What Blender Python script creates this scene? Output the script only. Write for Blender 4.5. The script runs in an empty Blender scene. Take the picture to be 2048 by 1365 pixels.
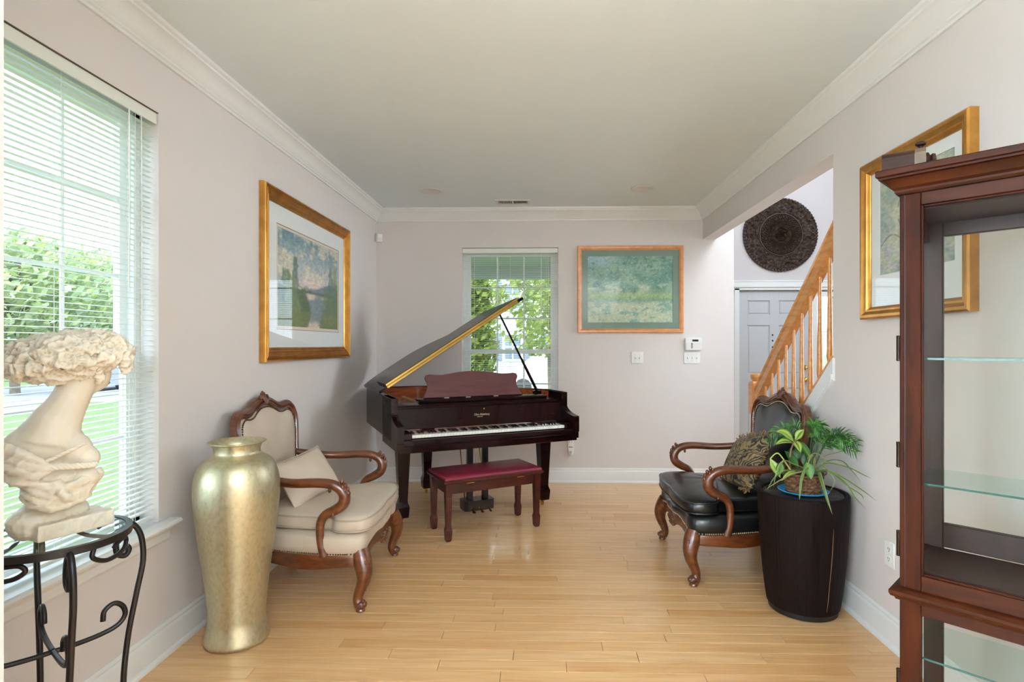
import bpy, bmesh, math, random
import numpy as np
from mathutils import Vector, Matrix, noise as mnoise
random.seed(7)
R = math.radians
scene = bpy.context.scene
COL = scene.collection

# ------------------------------------------------------------------ camera
cam_d = bpy.data.cameras.new('camera')
cam = bpy.data.objects.new('camera', cam_d); COL.objects.link(cam)
cam.location = (0, 0, 1.38)
cam.rotation_euler = (R(90), 0, R(1.44))
cam_d.sensor_width = 36.0
cam_d.lens = 36.0 * 1125 / 2048
cam_d.shift_x = (1024 - 1057) / 2048
cam_d.shift_y = (690 - 682.5) / 2048
cam_d.clip_start = 0.02; cam_d.clip_end = 300
scene.camera = cam

# ------------------------------------------------------------------ sky, sun, fill lamps
world = bpy.data.worlds.new('world'); scene.world = world
world.use_nodes = True
wbg = world.node_tree.nodes['Background']
wbg.inputs[0].default_value = (0.79, 0.95, 1.16, 1)
wbg.inputs[1].default_value = 3.6
sun_d = bpy.data.lights.new('sun', 'SUN'); sun_d.energy = 4.0; sun_d.angle = R(3)
sun_d.color = (1, .95, .86)
sun = bpy.data.objects.new('sun', sun_d); COL.objects.link(sun)
sun.rotation_euler = (R(38), 0, R(12))

def area(name, loc, rot, sx, sy, power, color=(1, 1, 1), spread=180):
    d = bpy.data.lights.new(name, 'AREA'); d.shape = 'RECTANGLE'; d.size = sx; d.size_y = sy
    d.energy = power; d.color = color; d.spread = R(spread)
    o = bpy.data.objects.new(name, d); COL.objects.link(o); o.location = loc; o.rotation_euler = rot
    return o
# fill lamp added outside an opening in the left wall behind the camera
area('fill_lamp_side', (-1.95, -1.5, 1.5), (0, R(-90), 0), 1.8, 2.8, 80, (.76, .91, 1.0))
# unseen fill lamp added high in the stairwell to light the foyer wall
area('fill_lamp_foyer', (2.9, 2.6, 4.2), (R(100), 0, 0), 1.6, 1.0, 75, (.88, .95, 1.0))
# unseen fill lamp added in the foyer to brighten the room's left wall
area('fill_lamp_hall', (4.1, 4.15, 1.75), (0, R(90), 0), 1.5, 1.5, 13, (.84, .94, 1.0), 80)
# portals that guide sky light in through the left and back windows
def portal(name, loc, rot, sx, sy):
    o = area(name, loc, rot, sx, sy, 1); o.data.cycles.is_portal = True; return o
portal('portal_left', (-1.90, 1.94, 1.5), (0, R(-90), 0), 1.85, 1.0)
portal('portal_back', (-.33, 5.86, 1.5), (R(-90), 0, 0), 1.0, 1.85)

scene.view_settings.view_transform = 'Standard'
scene.view_settings.look = 'None'
scene.view_settings.gamma = 1
scene.view_settings.use_curve_mapping = False
scene.view_settings.exposure = 0.80
scene.cycles.max_bounces = 12; scene.cycles.diffuse_bounces = 6; scene.cycles.transparent_max_bounces = 24
scene.cycles.caustics_reflective = False; scene.cycles.caustics_refractive = False
scene.cycles.sample_clamp_indirect = 6

# ------------------------------------------------------------------ helpers: materials
def C(r, g, b):
    f = lambda c: (c/255/12.92 if c/255 <= .04045 else ((c/255+.055)/1.055)**2.4)
    return (f(r), f(g), f(b), 1)
MATS = {}
def _new(name):
    m = bpy.data.materials.new(name); m.use_nodes = True
    n = m.node_tree.nodes; l = m.node_tree.links
    MATS[name] = m
    return m, n, l, n['Principled BSDF']
def _ramp(n, stops):
    r = n.new('ShaderNodeValToRGB')
    e = r.color_ramp.elements
    while len(e) < len(stops): e.new(.5)
    for k, (p, c) in enumerate(stops): e[k].position = p; e[k].color = c
    return r
def _coords(n, l, scale, world=False, rand=False):
    mp = n.new('ShaderNodeMapping'); mp.inputs['Scale'].default_value = scale
    if world:
        g = n.new('ShaderNodeNewGeometry'); src = g.outputs['Position']
    else:
        t = n.new('ShaderNodeTexCoord'); src = t.outputs['Object']
    if rand:
        oi = n.new('ShaderNodeObjectInfo')
        mu = n.new('ShaderNodeMath'); mu.operation = 'MULTIPLY'; mu.inputs[1].default_value = 37.0
        l.new(oi.outputs['Random'], mu.inputs[0])
        ad = n.new('ShaderNodeVectorMath'); ad.operation = 'ADD'
        l.new(src, ad.inputs[0]); l.new(mu.outputs[0], ad.inputs[1]); src = ad.outputs[0]
    l.new(src, mp.inputs['Vector'])
    return mp.outputs['Vector']
def mat(name, col, rough=.5, metal=0, spec=.5, coat=0, coatr=.08, var=None, bump=None, sheen=0, attr=False, stretch=(1, 1, 1), trans=0):
    if name in MATS: return MATS[name]
    m, n, l, b = _new(name)
    b.inputs['Base Color'].default_value = col
    b.inputs['Roughness'].default_value = rough; b.inputs['Metallic'].default_value = metal
    b.inputs['Specular IOR Level'].default_value = spec
    b.inputs['Coat Weight'].default_value = coat; b.inputs['Coat Roughness'].default_value = coatr
    b.inputs['Sheen Weight'].default_value = sheen
    if trans:
        b.inputs['Transmission Weight'].default_value = trans
    if attr:
        a = n.new('ShaderNodeAttribute'); a.attribute_name = 'Col'
        l.new(a.outputs['Color'], b.inputs['Base Color'])
    elif var:
        v = _coords(n, l, stretch)
        t = n.new('ShaderNodeTexNoise'); t.inputs['Scale'].default_value = var[0]; t.inputs['Detail'].default_value = 5
        l.new(v, t.inputs['Vector'])
        k = var[1]
        c2 = var[2] if len(var) > 2 else tuple(min(1, c*(1+k)) for c in col[:3]) + (1,)
        c1 = tuple(c*(1-k) for c in col[:3]) + (1,)
        r = _ramp(n, [(.3, c1), (.7, c2)]); l.new(t.outputs['Fac'], r.inputs['Fac']); l.new(r.outputs['Color'], b.inputs['Base Color'])
    if bump:
        v = _coords(n, l, stretch)
        t = n.new('ShaderNodeTexNoise'); t.inputs['Scale'].default_value = bump[0]; t.inputs['Detail'].default_value = 4
        l.new(v, t.inputs['Vector'])
        bp = n.new('ShaderNodeBump'); bp.inputs['Strength'].default_value = bump[1]; bp.inputs['Distance'].default_value = bump[2] if len(bump) > 2 else .002
        l.new(t.outputs['Fac'], bp.inputs['Height']); l.new(bp.outputs['Normal'], b.inputs['Normal'])
    return m
def wood(name, stops, rough=.35, coat=0, coatr=.05, scale=(1.5, 30, 30), noise=3.0, world=False, rand=False, spec=.5, hue=None, det=6):
    if name in MATS: return MATS[name]
    m, n, l, b = _new(name)
    v = _coords(n, l, scale, world, rand)
    t = n.new('ShaderNodeTexNoise'); t.inputs['Scale'].default_value = noise; t.inputs['Detail'].default_value = det
    t.inputs['Distortion'].default_value = .6
    l.new(v, t.inputs['Vector'])
    r = _ramp(n, stops); l.new(t.outputs['Fac'], r.inputs['Fac'])
    out = r.outputs['Color']
    if hue:
        oi = n.new('ShaderNodeObjectInfo'); rr = _ramp(n, hue); l.new(oi.outputs['Random'], rr.inputs['Fac'])
        mx = n.new('ShaderNodeMix'); mx.data_type = 'RGBA'; mx.blend_type = 'MULTIPLY'; mx.inputs[0].default_value = 1
        l.new(out, mx.inputs[6]); l.new(rr.outputs['Color'], mx.inputs[7]); out = mx.outputs[2]
    l.new(out, b.inputs['Base Color'])
    b.inputs['Roughness'].default_value = rough; b.inputs['Coat Weight'].default_value = coat; b.inputs['Coat Roughness'].default_value = coatr
    b.inputs['Specular IOR Level'].default_value = spec
    return m
def glass(name, tint=(1, 1, 1, 1), refl=1.0, ior=1.45, rough=.025):
    if name in MATS: return MATS[name]
    m, n, l, b = _new(name); n.remove(b)
    out = n['Material Output']
    tr = n.new('ShaderNodeBsdfTransparent'); tr.inputs[0].default_value = tint
    gl = n.new('ShaderNodeBsdfGlossy'); gl.inputs['Roughness'].default_value = rough
    fr = n.new('ShaderNodeFresnel'); fr.inputs['IOR'].default_value = ior
    mu = n.new('ShaderNodeMath'); mu.operation = 'MULTIPLY'; mu.inputs[1].default_value = refl
    mx = n.new('ShaderNodeMixShader')
    ge = n.new('ShaderNodeNewGeometry'); inv = n.new('ShaderNodeMath'); inv.operation = 'MULTIPLY_ADD'; inv.inputs[1].default_value = -1; inv.inputs[2].default_value = 1
    m2 = n.new('ShaderNodeMath'); m2.operation = 'MULTIPLY'
    l.new(ge.outputs['Backfacing'], inv.inputs[0]); l.new(inv.outputs[0], m2.inputs[0]); l.new(fr.outputs[0], m2.inputs[1])
    l.new(m2.outputs[0], mu.inputs[0]); l.new(mu.outputs[0], mx.inputs[0]); l.new(tr.outputs[0], mx.inputs[1]); l.new(gl.outputs[0], mx.inputs[2])
    l.new(mx.outputs[0], out.inputs['Surface'])
    return m

# ------------------------------------------------------------------ helpers: meshes
def cr(pts, n=6, closed=False):
    P = [Vector(p) for p in pts]; out = []; N = len(P)
    for i in range(N if closed else N-1):
        p0 = P[(i-1) % N] if (closed or i > 0) else P[0]*2-P[1]
        p1 = P[i]; p2 = P[(i+1) % N]
        p3 = P[(i+2) % N] if (closed or i+2 < N) else P[-1]*2-P[-2]
        for k in range(n):
            t = k/n
            out.append(.5*((2*p1)+(p2-p0)*t+(2*p0-5*p1+4*p2-p3)*t*t+(3*p1-p0-3*p2+p3)*t**3))
    if not closed: out.append(P[-1])
    return out
def crs(vals, n=6):
    return [v[0] for v in cr([(x, 0, 0) for x in vals], n)]
class MB:
    def __init__(s, xf=None): s.v = []; s.f = []; s.c = []; s.xf = xf; s.col = None
    def add(s, vs, fs, cols=None):
        o = len(s.v)
        for k, p in enumerate(vs):
            p = Vector(p)
            if s.xf: p = s.xf @ p
            s.v.append(p); s.c.append(cols[k] if cols else (s.col or (1, 1, 1, 1)))
        s.f += [tuple(i+o for i in f) for f in fs]
        return s
    def box(s, x0, x1, y0, y1, z0, z1):
        return s.add([(x0,y0,z0),(x1,y0,z0),(x1,y1,z0),(x0,y1,z0),(x0,y0,z1),(x1,y0,z1),(x1,y1,z1),(x0,y1,z1)],
              [(0,3,2,1),(4,5,6,7),(0,1,5,4),(1,2,6,5),(2,3,7,6),(3,0,4,7)])
    def cbox(s, x0, x1, y0, y1, z0, z1, c=.004):
        bm = bmesh.new()
        M = Matrix.Translation(((x0+x1)/2, (y0+y1)/2, (z0+z1)/2)) @ Matrix.Diagonal((x1-x0, y1-y0, z1-z0, 1))
        bmesh.ops.create_cube(bm, size=1, matrix=M)
        bmesh.ops.bevel(bm, geom=bm.edges[:], offset=c, segments=1, affect='EDGES', profile=.5)
        bm.verts.index_update()
        s.add([v.co.copy() for v in bm.verts], [tuple(v.index for v in f.verts) for f in bm.faces]); bm.free(); return s
    def prism(s, poly, a0, a1, plane='xy'):
        mk = {'xy': lambda p, a: (p[0], p[1], a), 'xz': lambda p, a: (p[0], a, p[1]), 'yz': lambda p, a: (a, p[0], p[1])}[plane]
        n = len(poly)
        vs = [mk(p, a0) for p in poly]+[mk(p, a1) for p in poly]
        fs = [tuple(range(n)), tuple(range(2*n-1, n-1, -1))]+[(i, (i+1) % n, n+(i+1) % n, n+i) for i in range(n)]
        return s.add(vs, fs)
    def lathe(s, prof, n=32, c=(0, 0, 0), fr=None):
        vs = []; fs = []; m = len(prof)
        for i in range(n):
            a = 2*math.pi*i/n
            for j, (r, z) in enumerate(prof):
                rr = r if not fr else fr(r, z, a, j)
                vs.append((c[0]+rr*math.cos(a), c[1]+rr*math.sin(a), c[2]+z))
        for i in range(n):
            for j in range(m-1):
                fs.append((i*m+j, ((i+1) % n)*m+j, ((i+1) % n)*m+j+1, i*m+j+1))
        s.add(vs, fs)
        if prof[0][0] > 1e-5: s.f.append(tuple(len(s.v)-n*m+i*m for i in range(n))[::-1])
        if prof[-1][0] > 1e-5: s.f.append(tuple(len(s.v)-n*m+i*m+m-1 for i in range(n)))
        return s
    def rings(s, rr, cap=True):
        n = len(rr[0]); vs = [p for r in rr for p in r]; fs = []
        for j in range(len(rr)-1):
            for i in range(n): fs.append((j*n+i, j*n+(i+1) % n, (j+1)*n+(i+1) % n, (j+1)*n+i))
        if cap: fs += [tuple(range(n))[::-1], tuple(range((len(rr)-1)*n, len(rr)*n))]
        return s.add(vs, fs)
    def tube(s, path, rad=.01, n=8, closed=False, up=(0, 0, 1), sec=None):
        """sweep a section (list of 2D points scaled by the radius) along the path"""
        P = [Vector(p) for p in path]; N = len(P)
        if not hasattr(rad, '__len__'): rad = [rad]*N
        if sec is None: sec = [(math.cos(2*math.pi*k/n), math.sin(2*math.pi*k/n)) for k in range(n)]
        n = len(sec); u = Vector(up); rs = []
        for i in range(N):
            a = P[i-1] if (i > 0 or closed) else P[0]; b = P[(i+1) % N] if (i < N-1 or closed) else P[-1]
            t = (b-a)
            if t.length < 1e-9: t = Vector((0, 0, 1))
            t.normalize()
            u = (u - t*u.dot(t))
            if u.length < 1e-6: u = t.orthogonal()
            u.normalize(); w = t.cross(u)
            r = rad[i]; rx, ry = (r if hasattr(r, '__len__') else (r, r))
            rs.append([P[i]+w*(x*rx)+u*(y*ry) for x, y in sec])
        if closed: rs.append(rs[0])
        return s.rings(rs, cap=not closed)
    def ball(s, c, r, nu=10, nv=7, rot=None):
        if not hasattr(r, '__len__'): r = (r, r, r)
        vs = [(0, 0, -1)]+[(math.cos(2*math.pi*i/nu)*math.sin(math.pi*j/nv), math.sin(2*math.pi*i/nu)*math.sin(math.pi*j/nv), -math.cos(math.pi*j/nv)) for j in range(1, nv) for i in range(nu)]+[(0, 0, 1)]
        fs = [(0, 1+(i+1) % nu, 1+i) for i in range(nu)]
        for j in range(nv-2):
            for i in range(nu): fs.append((1+j*nu+i, 1+j*nu+(i+1) % nu, 1+(j+1)*nu+(i+1) % nu, 1+(j+1)*nu+i))
        L = len(vs)-1
        fs += [(L, 1+(nv-2)*nu+i, 1+(nv-2)*nu+(i+1) % nu) for i in range(nu)]
        M = rot.to_3x3() if rot else Matrix.Identity(3)
        return s.add([Vector(c)+M @ Vector((v[0]*r[0], v[1]*r[1], v[2]*r[2])) for v in vs], fs)
    def mesh(s, name, angle=40, recalc=True, colors=False):
        me = bpy.data.meshes.new(name)
        me.from_pydata([tuple(v) for v in s.v], [], s.f)
        if recalc:
            bm = bmesh.new(); bm.from_mesh(me); bmesh.ops.recalc_face_normals(bm, faces=bm.faces[:]); bm.to_mesh(me); bm.free()
        if angle:
            me.polygons.foreach_set('use_smooth', [True]*len(me.polygons))
            me.set_sharp_from_angle(angle=R(angle))
        if colors:
            a = me.color_attributes.new('Col', 'FLOAT_COLOR', 'POINT')
            a.data.foreach_set('color', [x for c in s.c for x in c])
        return me
    def build(s, name, m, parent=None, angle=40, loc=None, recalc=True, colors=False):
        me = s.mesh(name, angle, recalc, colors); me.materials.append(m)
        return link(name, me, parent, loc)
def link(name, me, parent=None, loc=None):
    o = bpy.data.objects.new(name, me); COL.objects.link(o)
    if parent: o.parent = parent
    if loc: o.location = loc
    return o
def tag(o, label=None, cat=None, group=None, kind=None):
    if label: o['label'] = label
    if cat: o['category'] = cat
    if group: o['group'] = group
    if kind: o['kind'] = kind
    return o
def thing(name, label, cat, loc=(0, 0, 0), rz=0, group=None, kind=None):
    o = bpy.data.objects.new(name, None); COL.objects.link(o); o.location = loc; o.rotation_euler = (0, 0, rz)
    o.empty_display_size = .1
    return tag(o, label, cat, group, kind)
def struct(o, label, cat): return tag(o, label, cat, kind='structure')
def frame_mb(mb, w, h, prof, y0=0):
    """mitred picture-frame moulding in the local xz plane, facing -y; prof = [(inset, depth)]"""
    rr = []
    for ins, dep in prof:
        a, b = w/2-ins, h/2-ins
        rr.append([(-a, y0-dep, -b), (a, y0-dep, -b), (a, y0-dep, b), (-a, y0-dep, b)])
    rr.append(rr[0])
    return mb.rings(rr, cap=False)
def remesh(mb, voxel, smooth=4, fac=.5):
    me = mb.mesh('tmp', 0); o = bpy.data.objects.new('tmp', me); COL.objects.link(o)
    r = o.modifiers.new('r', 'REMESH'); r.mode = 'VOXEL'; r.voxel_size = voxel
    if smooth:
        k = o.modifiers.new('s', 'SMOOTH'); k.iterations = smooth; k.factor = fac
    dg = bpy.context.evaluated_depsgraph_get(); dg.update()
    out = bpy.data.meshes.new_from_object(o.evaluated_get(dg))
    bpy.data.objects.remove(o); bpy.data.meshes.remove(me)
    out.polygons.foreach_set('use_smooth', [True]*len(out.polygons))
    return out

# ------------------------------------------------------------------ shared materials
m_wall = mat('wall_paint', C(216, 210, 208), .65, var=(3, .012), bump=(90, .05, .001))
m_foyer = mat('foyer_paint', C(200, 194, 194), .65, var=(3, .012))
m_ceil = mat('ceiling_paint', C(222, 230, 233), .8, var=(2, .01))
m_trim = mat('white_trim', C(226, 227, 226), .32, var=(4, .01))
m_vinyl = mat('window_vinyl', C(232, 234, 234), .35, var=(6, .01))
m_slat = mat('blind_slat', C(226, 230, 222), .4, var=(5, .01))
m_cord = mat('blind_cord', C(232, 232, 226), .7)
m_glass = glass('window_glass', (.97, .99, .98, 1), .7)
m_plast = mat('white_plastic', C(232, 232, 230), .35)
m_dark = mat('dark_plastic', C(28, 30, 30), .4)
m_brass = mat('brass', C(214, 176, 96), .22, metal=1, var=(30, .08))
m_floor_sub = mat('floor_gap', C(66, 40, 20), .7, var=(20, .1))
m_oak = wood('oak_floor', [(.25, C(204, 156, 106)), (.48, C(217, 174, 124)), (.62, C(224, 183, 134)), (.8, C(209, 162, 112))], .28, .3, .05,
             scale=(1.1, 16, 16), noise=2.6, world=True, rand=True,
             hue=[(0, (.86, .76, .66, 1)), (.12, (.95, .90, .84, 1)), (.4, (1, .98, .96, 1)), (.75, (1.0, 1.0, 1.0, 1)), (.92, (.96, .91, .85, 1)), (1, (.84, .72, .62, 1))])

# ================================================================== the room
XL, XR, YB, HC = -1.68, 1.595, 5.64, 2.74
YF = -3.2                      # wall behind the camera
XE = 1.90                      # end of the back wall, where the foyer begins
YD = 6.95                      # front-door wall
WT = .15
W1 = (1.46, 2.42, .60, 2.395)  # left window: y0 y1 z0 z1
W2 = (-.81, .155, .60, 2.355)  # back window: x0 x1 z0 z1

# floor: sub-floor slab with oak planks laid side to side
fl = MB().box(XL-.15, 4.3, YF-.15, YD+.15, -.12, -.012).build('floor', m_floor_sub, angle=0)
struct(fl, 'glossy honey oak plank floor with thin dark seams', 'floor')
PW, GAP = .08255, .0027
pm = MB(); pt = .012; e = .0003
pm.add([(0,0,0),(1,0,0),(1,PW-GAP,0),(0,PW-GAP,0),(0,0,pt-e),(1,0,pt-e),(1,PW-GAP,pt-e),(0,PW-GAP,pt-e),
        (.0012,e,pt),(1-.0012,e,pt),(1-.0012,PW-GAP-e,pt),(.0012,PW-GAP-e,pt)],
       [(0,1,5,4),(1,2,6,5),(2,3,7,6),(3,0,4,7),(4,5,9,8),(5,6,10,9),(6,7,11,10),(7,4,8,11),(8,9,10,11)])
plank_me = pm.mesh('plank', 0); plank_me.materials.append(m_oak)
rows = int((YB-.02-1.55)/PW)
rp = random.Random(11); y = 1.55; k = 0; prev = 0
far_mb = MB()
nrow = 0; count = 0
while y < YB-.005:
    off = (prev + rp.uniform(.28, .62)) % 1.15; prev = off
    x = XL-.02 - (1.15-off); xs = []
    while x < 1.66:
        L = rp.choice([.55, .85, 1.05, 1.2, 1.45]); xs.append((max(x, XL-.01), min(x+L, 1.68))); x += L
    for a, b in xs:
        if b-a < .02: continue
        if count < 296:
            o = link('plank', plank_me, fl, (a, y, -pt)); o.scale = (b-a-.0022, 1, 1); count += 1
    y += PW; nrow += 1
print('planks', count)
# boards beyond the 300 nearest in view (behind the camera and in the foyer): one piece
rest = MB()
def boards(x0, x1, y0, y1):
    yy = y0
    while yy < y1-.001:
        x = x0 - rp.uniform(0, .9)
        while x < x1:
            L = rp.choice([.7, 1.0, 1.3]); a, b = max(x, x0), min(x+L, x1)
            if b-a > .02: rest.box(a, b-.001, yy, min(yy+PW-GAP, y1), -.012, 0)
            x += L
        yy += PW
boards(XL-.01, 4.25, YF, 1.55-.001); boards(1.682, 4.25, 1.55, YB); boards(XE, 4.25, YB, YD)
tag(rest.build('planking', m_oak, fl, angle=0), kind='stuff')

# walls
def wall_y(mb, x0, x1, ya, yb, za, zb, hole):      # wall lying along y, hole (y0,y1,z0,z1)
    a, b, c, d = hole
    mb.box(x0, x1, ya, a, za, zb).box(x0, x1, b, yb, za, zb).box(x0, x1, a, b, za, c).box(x0, x1, a, b, d, zb)
def wall_x(mb, y0, y1, xa, xb, za, zb, hole):
    a, b, c, d = hole
    mb.box(xa, a, y0, y1, za, zb).box(b, xb, y0, y1, za, zb).box(a, b, y0, y1, za, c).box(a, b, y0, y1, d, zb)
mb = MB(); wall_y(mb, XL-WT, XL, .85, YB+WT, -.05, HC, W1); wall_y(mb, XL-WT, XL, YF-.15, .85, -.05, HC, (-2.95, -.05, .6, 2.4))  # rear opening added to let fill light in
wl = struct(mb.build('wall_left', m_wall, angle=0), 'pale pinkish taupe wall on the left with tall window', 'wall')
mb = MB(); wall_x(mb, YB, YB+WT, XL, XE, -.05, HC, W2)
mb.box(XE-.12, XE, YB+WT, YD, -.05, 5.0).box(XE-.12, XE, YB, YB+WT, HC, 5.0)
wb = struct(mb.build('wall_back', m_wall, angle=0), 'pale taupe back wall behind the piano', 'wall')
# right wall: solid near the camera, header and sloping knee wall beyond
SLOPE = .87
def capz(y): return 1.30 - SLOPE*(y-3.12)
YJ = 3.13
mb = MB().box(XR, XR+.126, YF-.15, YJ, -.05, HC).box(XR, XR+.126, YJ, YB, 2.43, HC)
yend = 3.12+1.30/SLOPE
mb.prism([(YJ, -.05), (4.36, -.05), (4.36, capz(4.36)), (YJ, capz(YJ))], XR, XR+.126, 'yz')
wr = struct(mb.build('wall_right', m_wall, angle=0), 'pale taupe right wall with opening to the stairs', 'wall')
mb = MB().box(XL, -.981, .88, 1.0, 0, HC)
struct(mb.build('wall_front', m_wall, angle=0), 'end of a pale taupe wall at the left picture edge', 'wall')
mb = MB().box(XL, XR, YF-.15, YF, -.05, HC)
struct(mb.build('wall_rear', m_wall, angle=0), 'plain taupe wall behind the camera', 'wall')
ce = MB().box(XL-.15, XR+.126, YF-.15, YB+WT, HC, HC+.12).build('ceiling', m_ceil, angle=0)
struct(ce, 'smooth off white flat ceiling', 'ceiling')
# foyer shell
DX0, DX1 = 2.06, 3.62          # door opening with sidelights
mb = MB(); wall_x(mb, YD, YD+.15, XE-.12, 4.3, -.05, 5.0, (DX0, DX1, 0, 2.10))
wall_y(mb, 4.15, 4.3, -3.35, YD, -.05, 5.0, (3.8, 5.4, 3.2, 4.6))  # upper opening added to let sky light into the foyer
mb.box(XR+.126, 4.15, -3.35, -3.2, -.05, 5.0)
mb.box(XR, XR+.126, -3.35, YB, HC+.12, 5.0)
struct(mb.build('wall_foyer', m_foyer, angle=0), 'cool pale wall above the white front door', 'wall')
mb = MB().box(XR, 4.3, -3.35, YD+.15, 5.0, 5.1)
struct(mb.build('ceiling', m_ceil, angle=0), 'high foyer ceiling above the stairs', 'ceiling')

# crown moulding: profile (distance from wall, height)
crown = [(0, HC-.118), (.012, HC-.118), (.014, HC-.106), (.022, HC-.100), (.024, HC-.094), (.030, HC-.088), (.040, HC-.070), (.056, HC-.048),
         (.074, HC-.034), (.084, HC-.030), (.086, HC-.020), (.098, HC-.014), (.100, HC-.004), (.100, HC), (0, HC)]
def run(pts_fn, prof, name, label, cat, n):
    a = [pts_fn(p, z, 0) for p, z in prof]; b = [pts_fn(p, z, 1) for p, z in prof]
    o = MB().rings([a, b]).build(name, m_trim, angle=25)
    return struct(o, label, cat)
run(lambda p, z, k: (XL+p, YB-p if k else YF+p, z), crown, 'trim_1', 'white crown moulding along the left wall', 'crown moulding', 1)
run(lambda p, z, k: (XR-p if k else XL+p, YB-p, z), crown, 'trim_2', 'white crown moulding along the back wall', 'crown moulding', 2)
run(lambda p, z, k: (XR-p, YF+p if k else YB-p, z), crown, 'trim_3', 'white crown moulding along the right wall', 'crown moulding', 3)
base = [(0, 0), (.024, 0), (.024, .012), (.020, .020), (.013, .024), (.013, .112), (.011, .118), (.006, .126), (.008, .132), (.006, .142), (.003, .147), (0, .147)]
run(lambda p, z, k: (XL+p, YB-p if k else 1.0, z), base, 'baseboard_left', 'white moulded baseboard along the left wall', 'baseboard', 1)
run(lambda p, z, k: (XE if k else XL+p, YB-p, z), base, 'baseboard_back', 'white moulded baseboard along the back wall', 'baseboard', 2)
run(lambda p, z, k: (XR-p, YF+p if k else 4.36, z), base, 'baseboard_right', 'white moulded baseboard along the right wall', 'baseboard', 3)

# ------------------------------------------------------------------ windows (local: x across, z up, +y outdoors)
def window(name, label, loc, rz, w, h):
    t = thing(name, label, 'window', loc, rz, kind='structure')
    # reveal lining and outer frame
    mb = MB()
    for a, b, c, d in ((-w/2, -w/2+.035, 0, h), (w/2-.035, w/2, 0, h), (-w/2, w/2, 0, .03), (-w/2, w/2, h-.03, h)):
        mb.box(a, b, .085, .15, c, d)
    mb.build('window_frame', m_vinyl, t, angle=0)
    zm = h*.405
    def sash(y0, y1, za, zb, rows):
        mb = MB(); a = w/2-.035; s = .038
        mb.box(-a, -a+s, y0, y1, za, zb).box(a-s, a, y0, y1, za, zb).box(-a+s, a-s, y0, y1, za, za+.04).box(-a+s, a-s, y0, y1, zb-.04, zb)
        so = mb.build('sash', m_vinyl, t, angle=0)
        g = MB().box(-a+s, a-s, (y0+y1)/2-.002, (y0+y1)/2+.002, za+.04, zb-.04).build('pane', m_glass, so, angle=0)
        iw = 2*(a-s)
        for k in (1, 2):
            x = -a+s+iw*k/3
            MB().cbox(x-.008, x+.008, (y0+y1)/2-.006, (y0+y1)/2+.006, za+.04, zb-.04, .003).build('muntin', m_vinyl, so, angle=0)
        for k in range(1, rows):
            z = za+.04+(zb-za-.08)*k/rows
            MB().cbox(-a+s, a-s, (y0+y1)/2-.0065, (y0+y1)/2+.0065, z-.008, z+.008, .003).build('muntin', m_vinyl, so, angle=0)
    sash(.118, .146, zm-.02, h-.03, 3)
    sash(.090, .117, .03, zm+.02, 2)
    # stool and apron
    sb = MB()
    prof = [(.085, -.022), (-.052, -.022), (-.058, -.017), (-.060, -.010), (-.057, -.002), (-.050, .003), (.085, .003)]
    sb.prism([(p[0], p[1]) for p in prof], -w/2-.075, w/2+.075, 'yz')
    sb.prism([(0, -.022), (-.034, -.022), (-.032, -.034), (-.018, -.048), (-.015, -.08), (-.010, -.088), (0, -.088)], -w/2-.05, w/2+.05, 'yz')
    sb.build('window_sill', m_trim, t, angle=25)
    return t
def blind(name, label, loc, rz, w, h, n_ladder=3, tilt=0.03, bottom=.02, wand=True):
    t = thing(name, label, 'window blind', loc, rz)
    mb = MB().cbox(-w/2+.004, w/2-.004, .012, .045, h-.036, h-.006, .003)
    hr = mb.build('headrail', m_slat, t, angle=0)
    MB().cbox(-w/2+.003, w/2-.003, .006, .0105, h-.052, h-.004, .001).build('valance', m_slat, hr, angle=0)
    MB().box(-w/2, w/2, .0, .05, h-.0035, h-.0002).build('headrail_gap_shade', mat('gap_shade_brown', C(92, 76, 66), .7), t, 0)  # dark strip painted in for the shadow gap above the headrail
    sw, th, sag = .025, .0005, .0022
    top = [(-sw/2+sw*k/4, sag*(1-(2*k/4-1)**2)) for k in range(5)]
    sec = top+[(x, z-th) for x, z in top[::-1]]
    sm = MB(); sm.prism(sec, -w/2+.006, w/2-.006, 'yz')
    sme = sm.mesh('slat', 30); sme.materials.append(m_slat)
    z = h-.066; pitch = .0222
    while z > bottom+.03:
        o = link('slat', sme, t, (0, .0285, z)); o.rotation_euler = (tilt+random.uniform(-.012, .012), random.uniform(-.0006, .0006), 0)
        z -= pitch
    MB().cbox(-w/2+.006, w/2-.006, .017, .040, bottom, bottom+.014, .003).build('bottom_rail', m_slat, t, angle=0)
    xs = [-w/2+.12+(w-.24)*k/(n_ladder-1) for k in range(n_ladder)]
    for x in xs:
        for yy in (.0155, .0415):
            MB().tube([(x, yy, bottom+.01), (x, yy, h-.04)], .0009, 5).build('ladder_cord', m_cord, t)
    if wand:
        MB().tube([(w/2-.10, .004, h-.05), (w/2-.098, .003, h-.5), (w/2-.099, .003, h-1.05)], .0017, 6).build('lift_cord', m_cord, t)
        MB().tube([(w/2-.17, .004, h-.05), (w/2-.168, .003, h-.4), (w/2-.172, .003, h-.78)], .0030, 6).build('tilt_wand', m_cord, t)
    return t
h1 = W1[3]-W1[2]; w1 = W1[1]-W1[0]
window('window_1', 'tall white double hung window in the left wall', (XL, (W1[0]+W1[1])/2, W1[2]), R(90), w1, h1)
blind('window_blind', 'open white mini blind in the left window behind the bust', (XL, (W1[0]+W1[1])/2, W1[2]), R(90), w1, h1)
h2 = W2[3]-W2[2]; w2 = W2[1]-W2[0]
window('window_2', 'white double hung window in the back wall behind the piano', ((W2[0]+W2[1])/2, YB, W2[2]), 0, w2, h2)
blind('window_blind', 'open white mini blind in the back window behind the piano lid', ((W2[0]+W2[1])/2, YB, W2[2]), 0, w2, h2)

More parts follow.
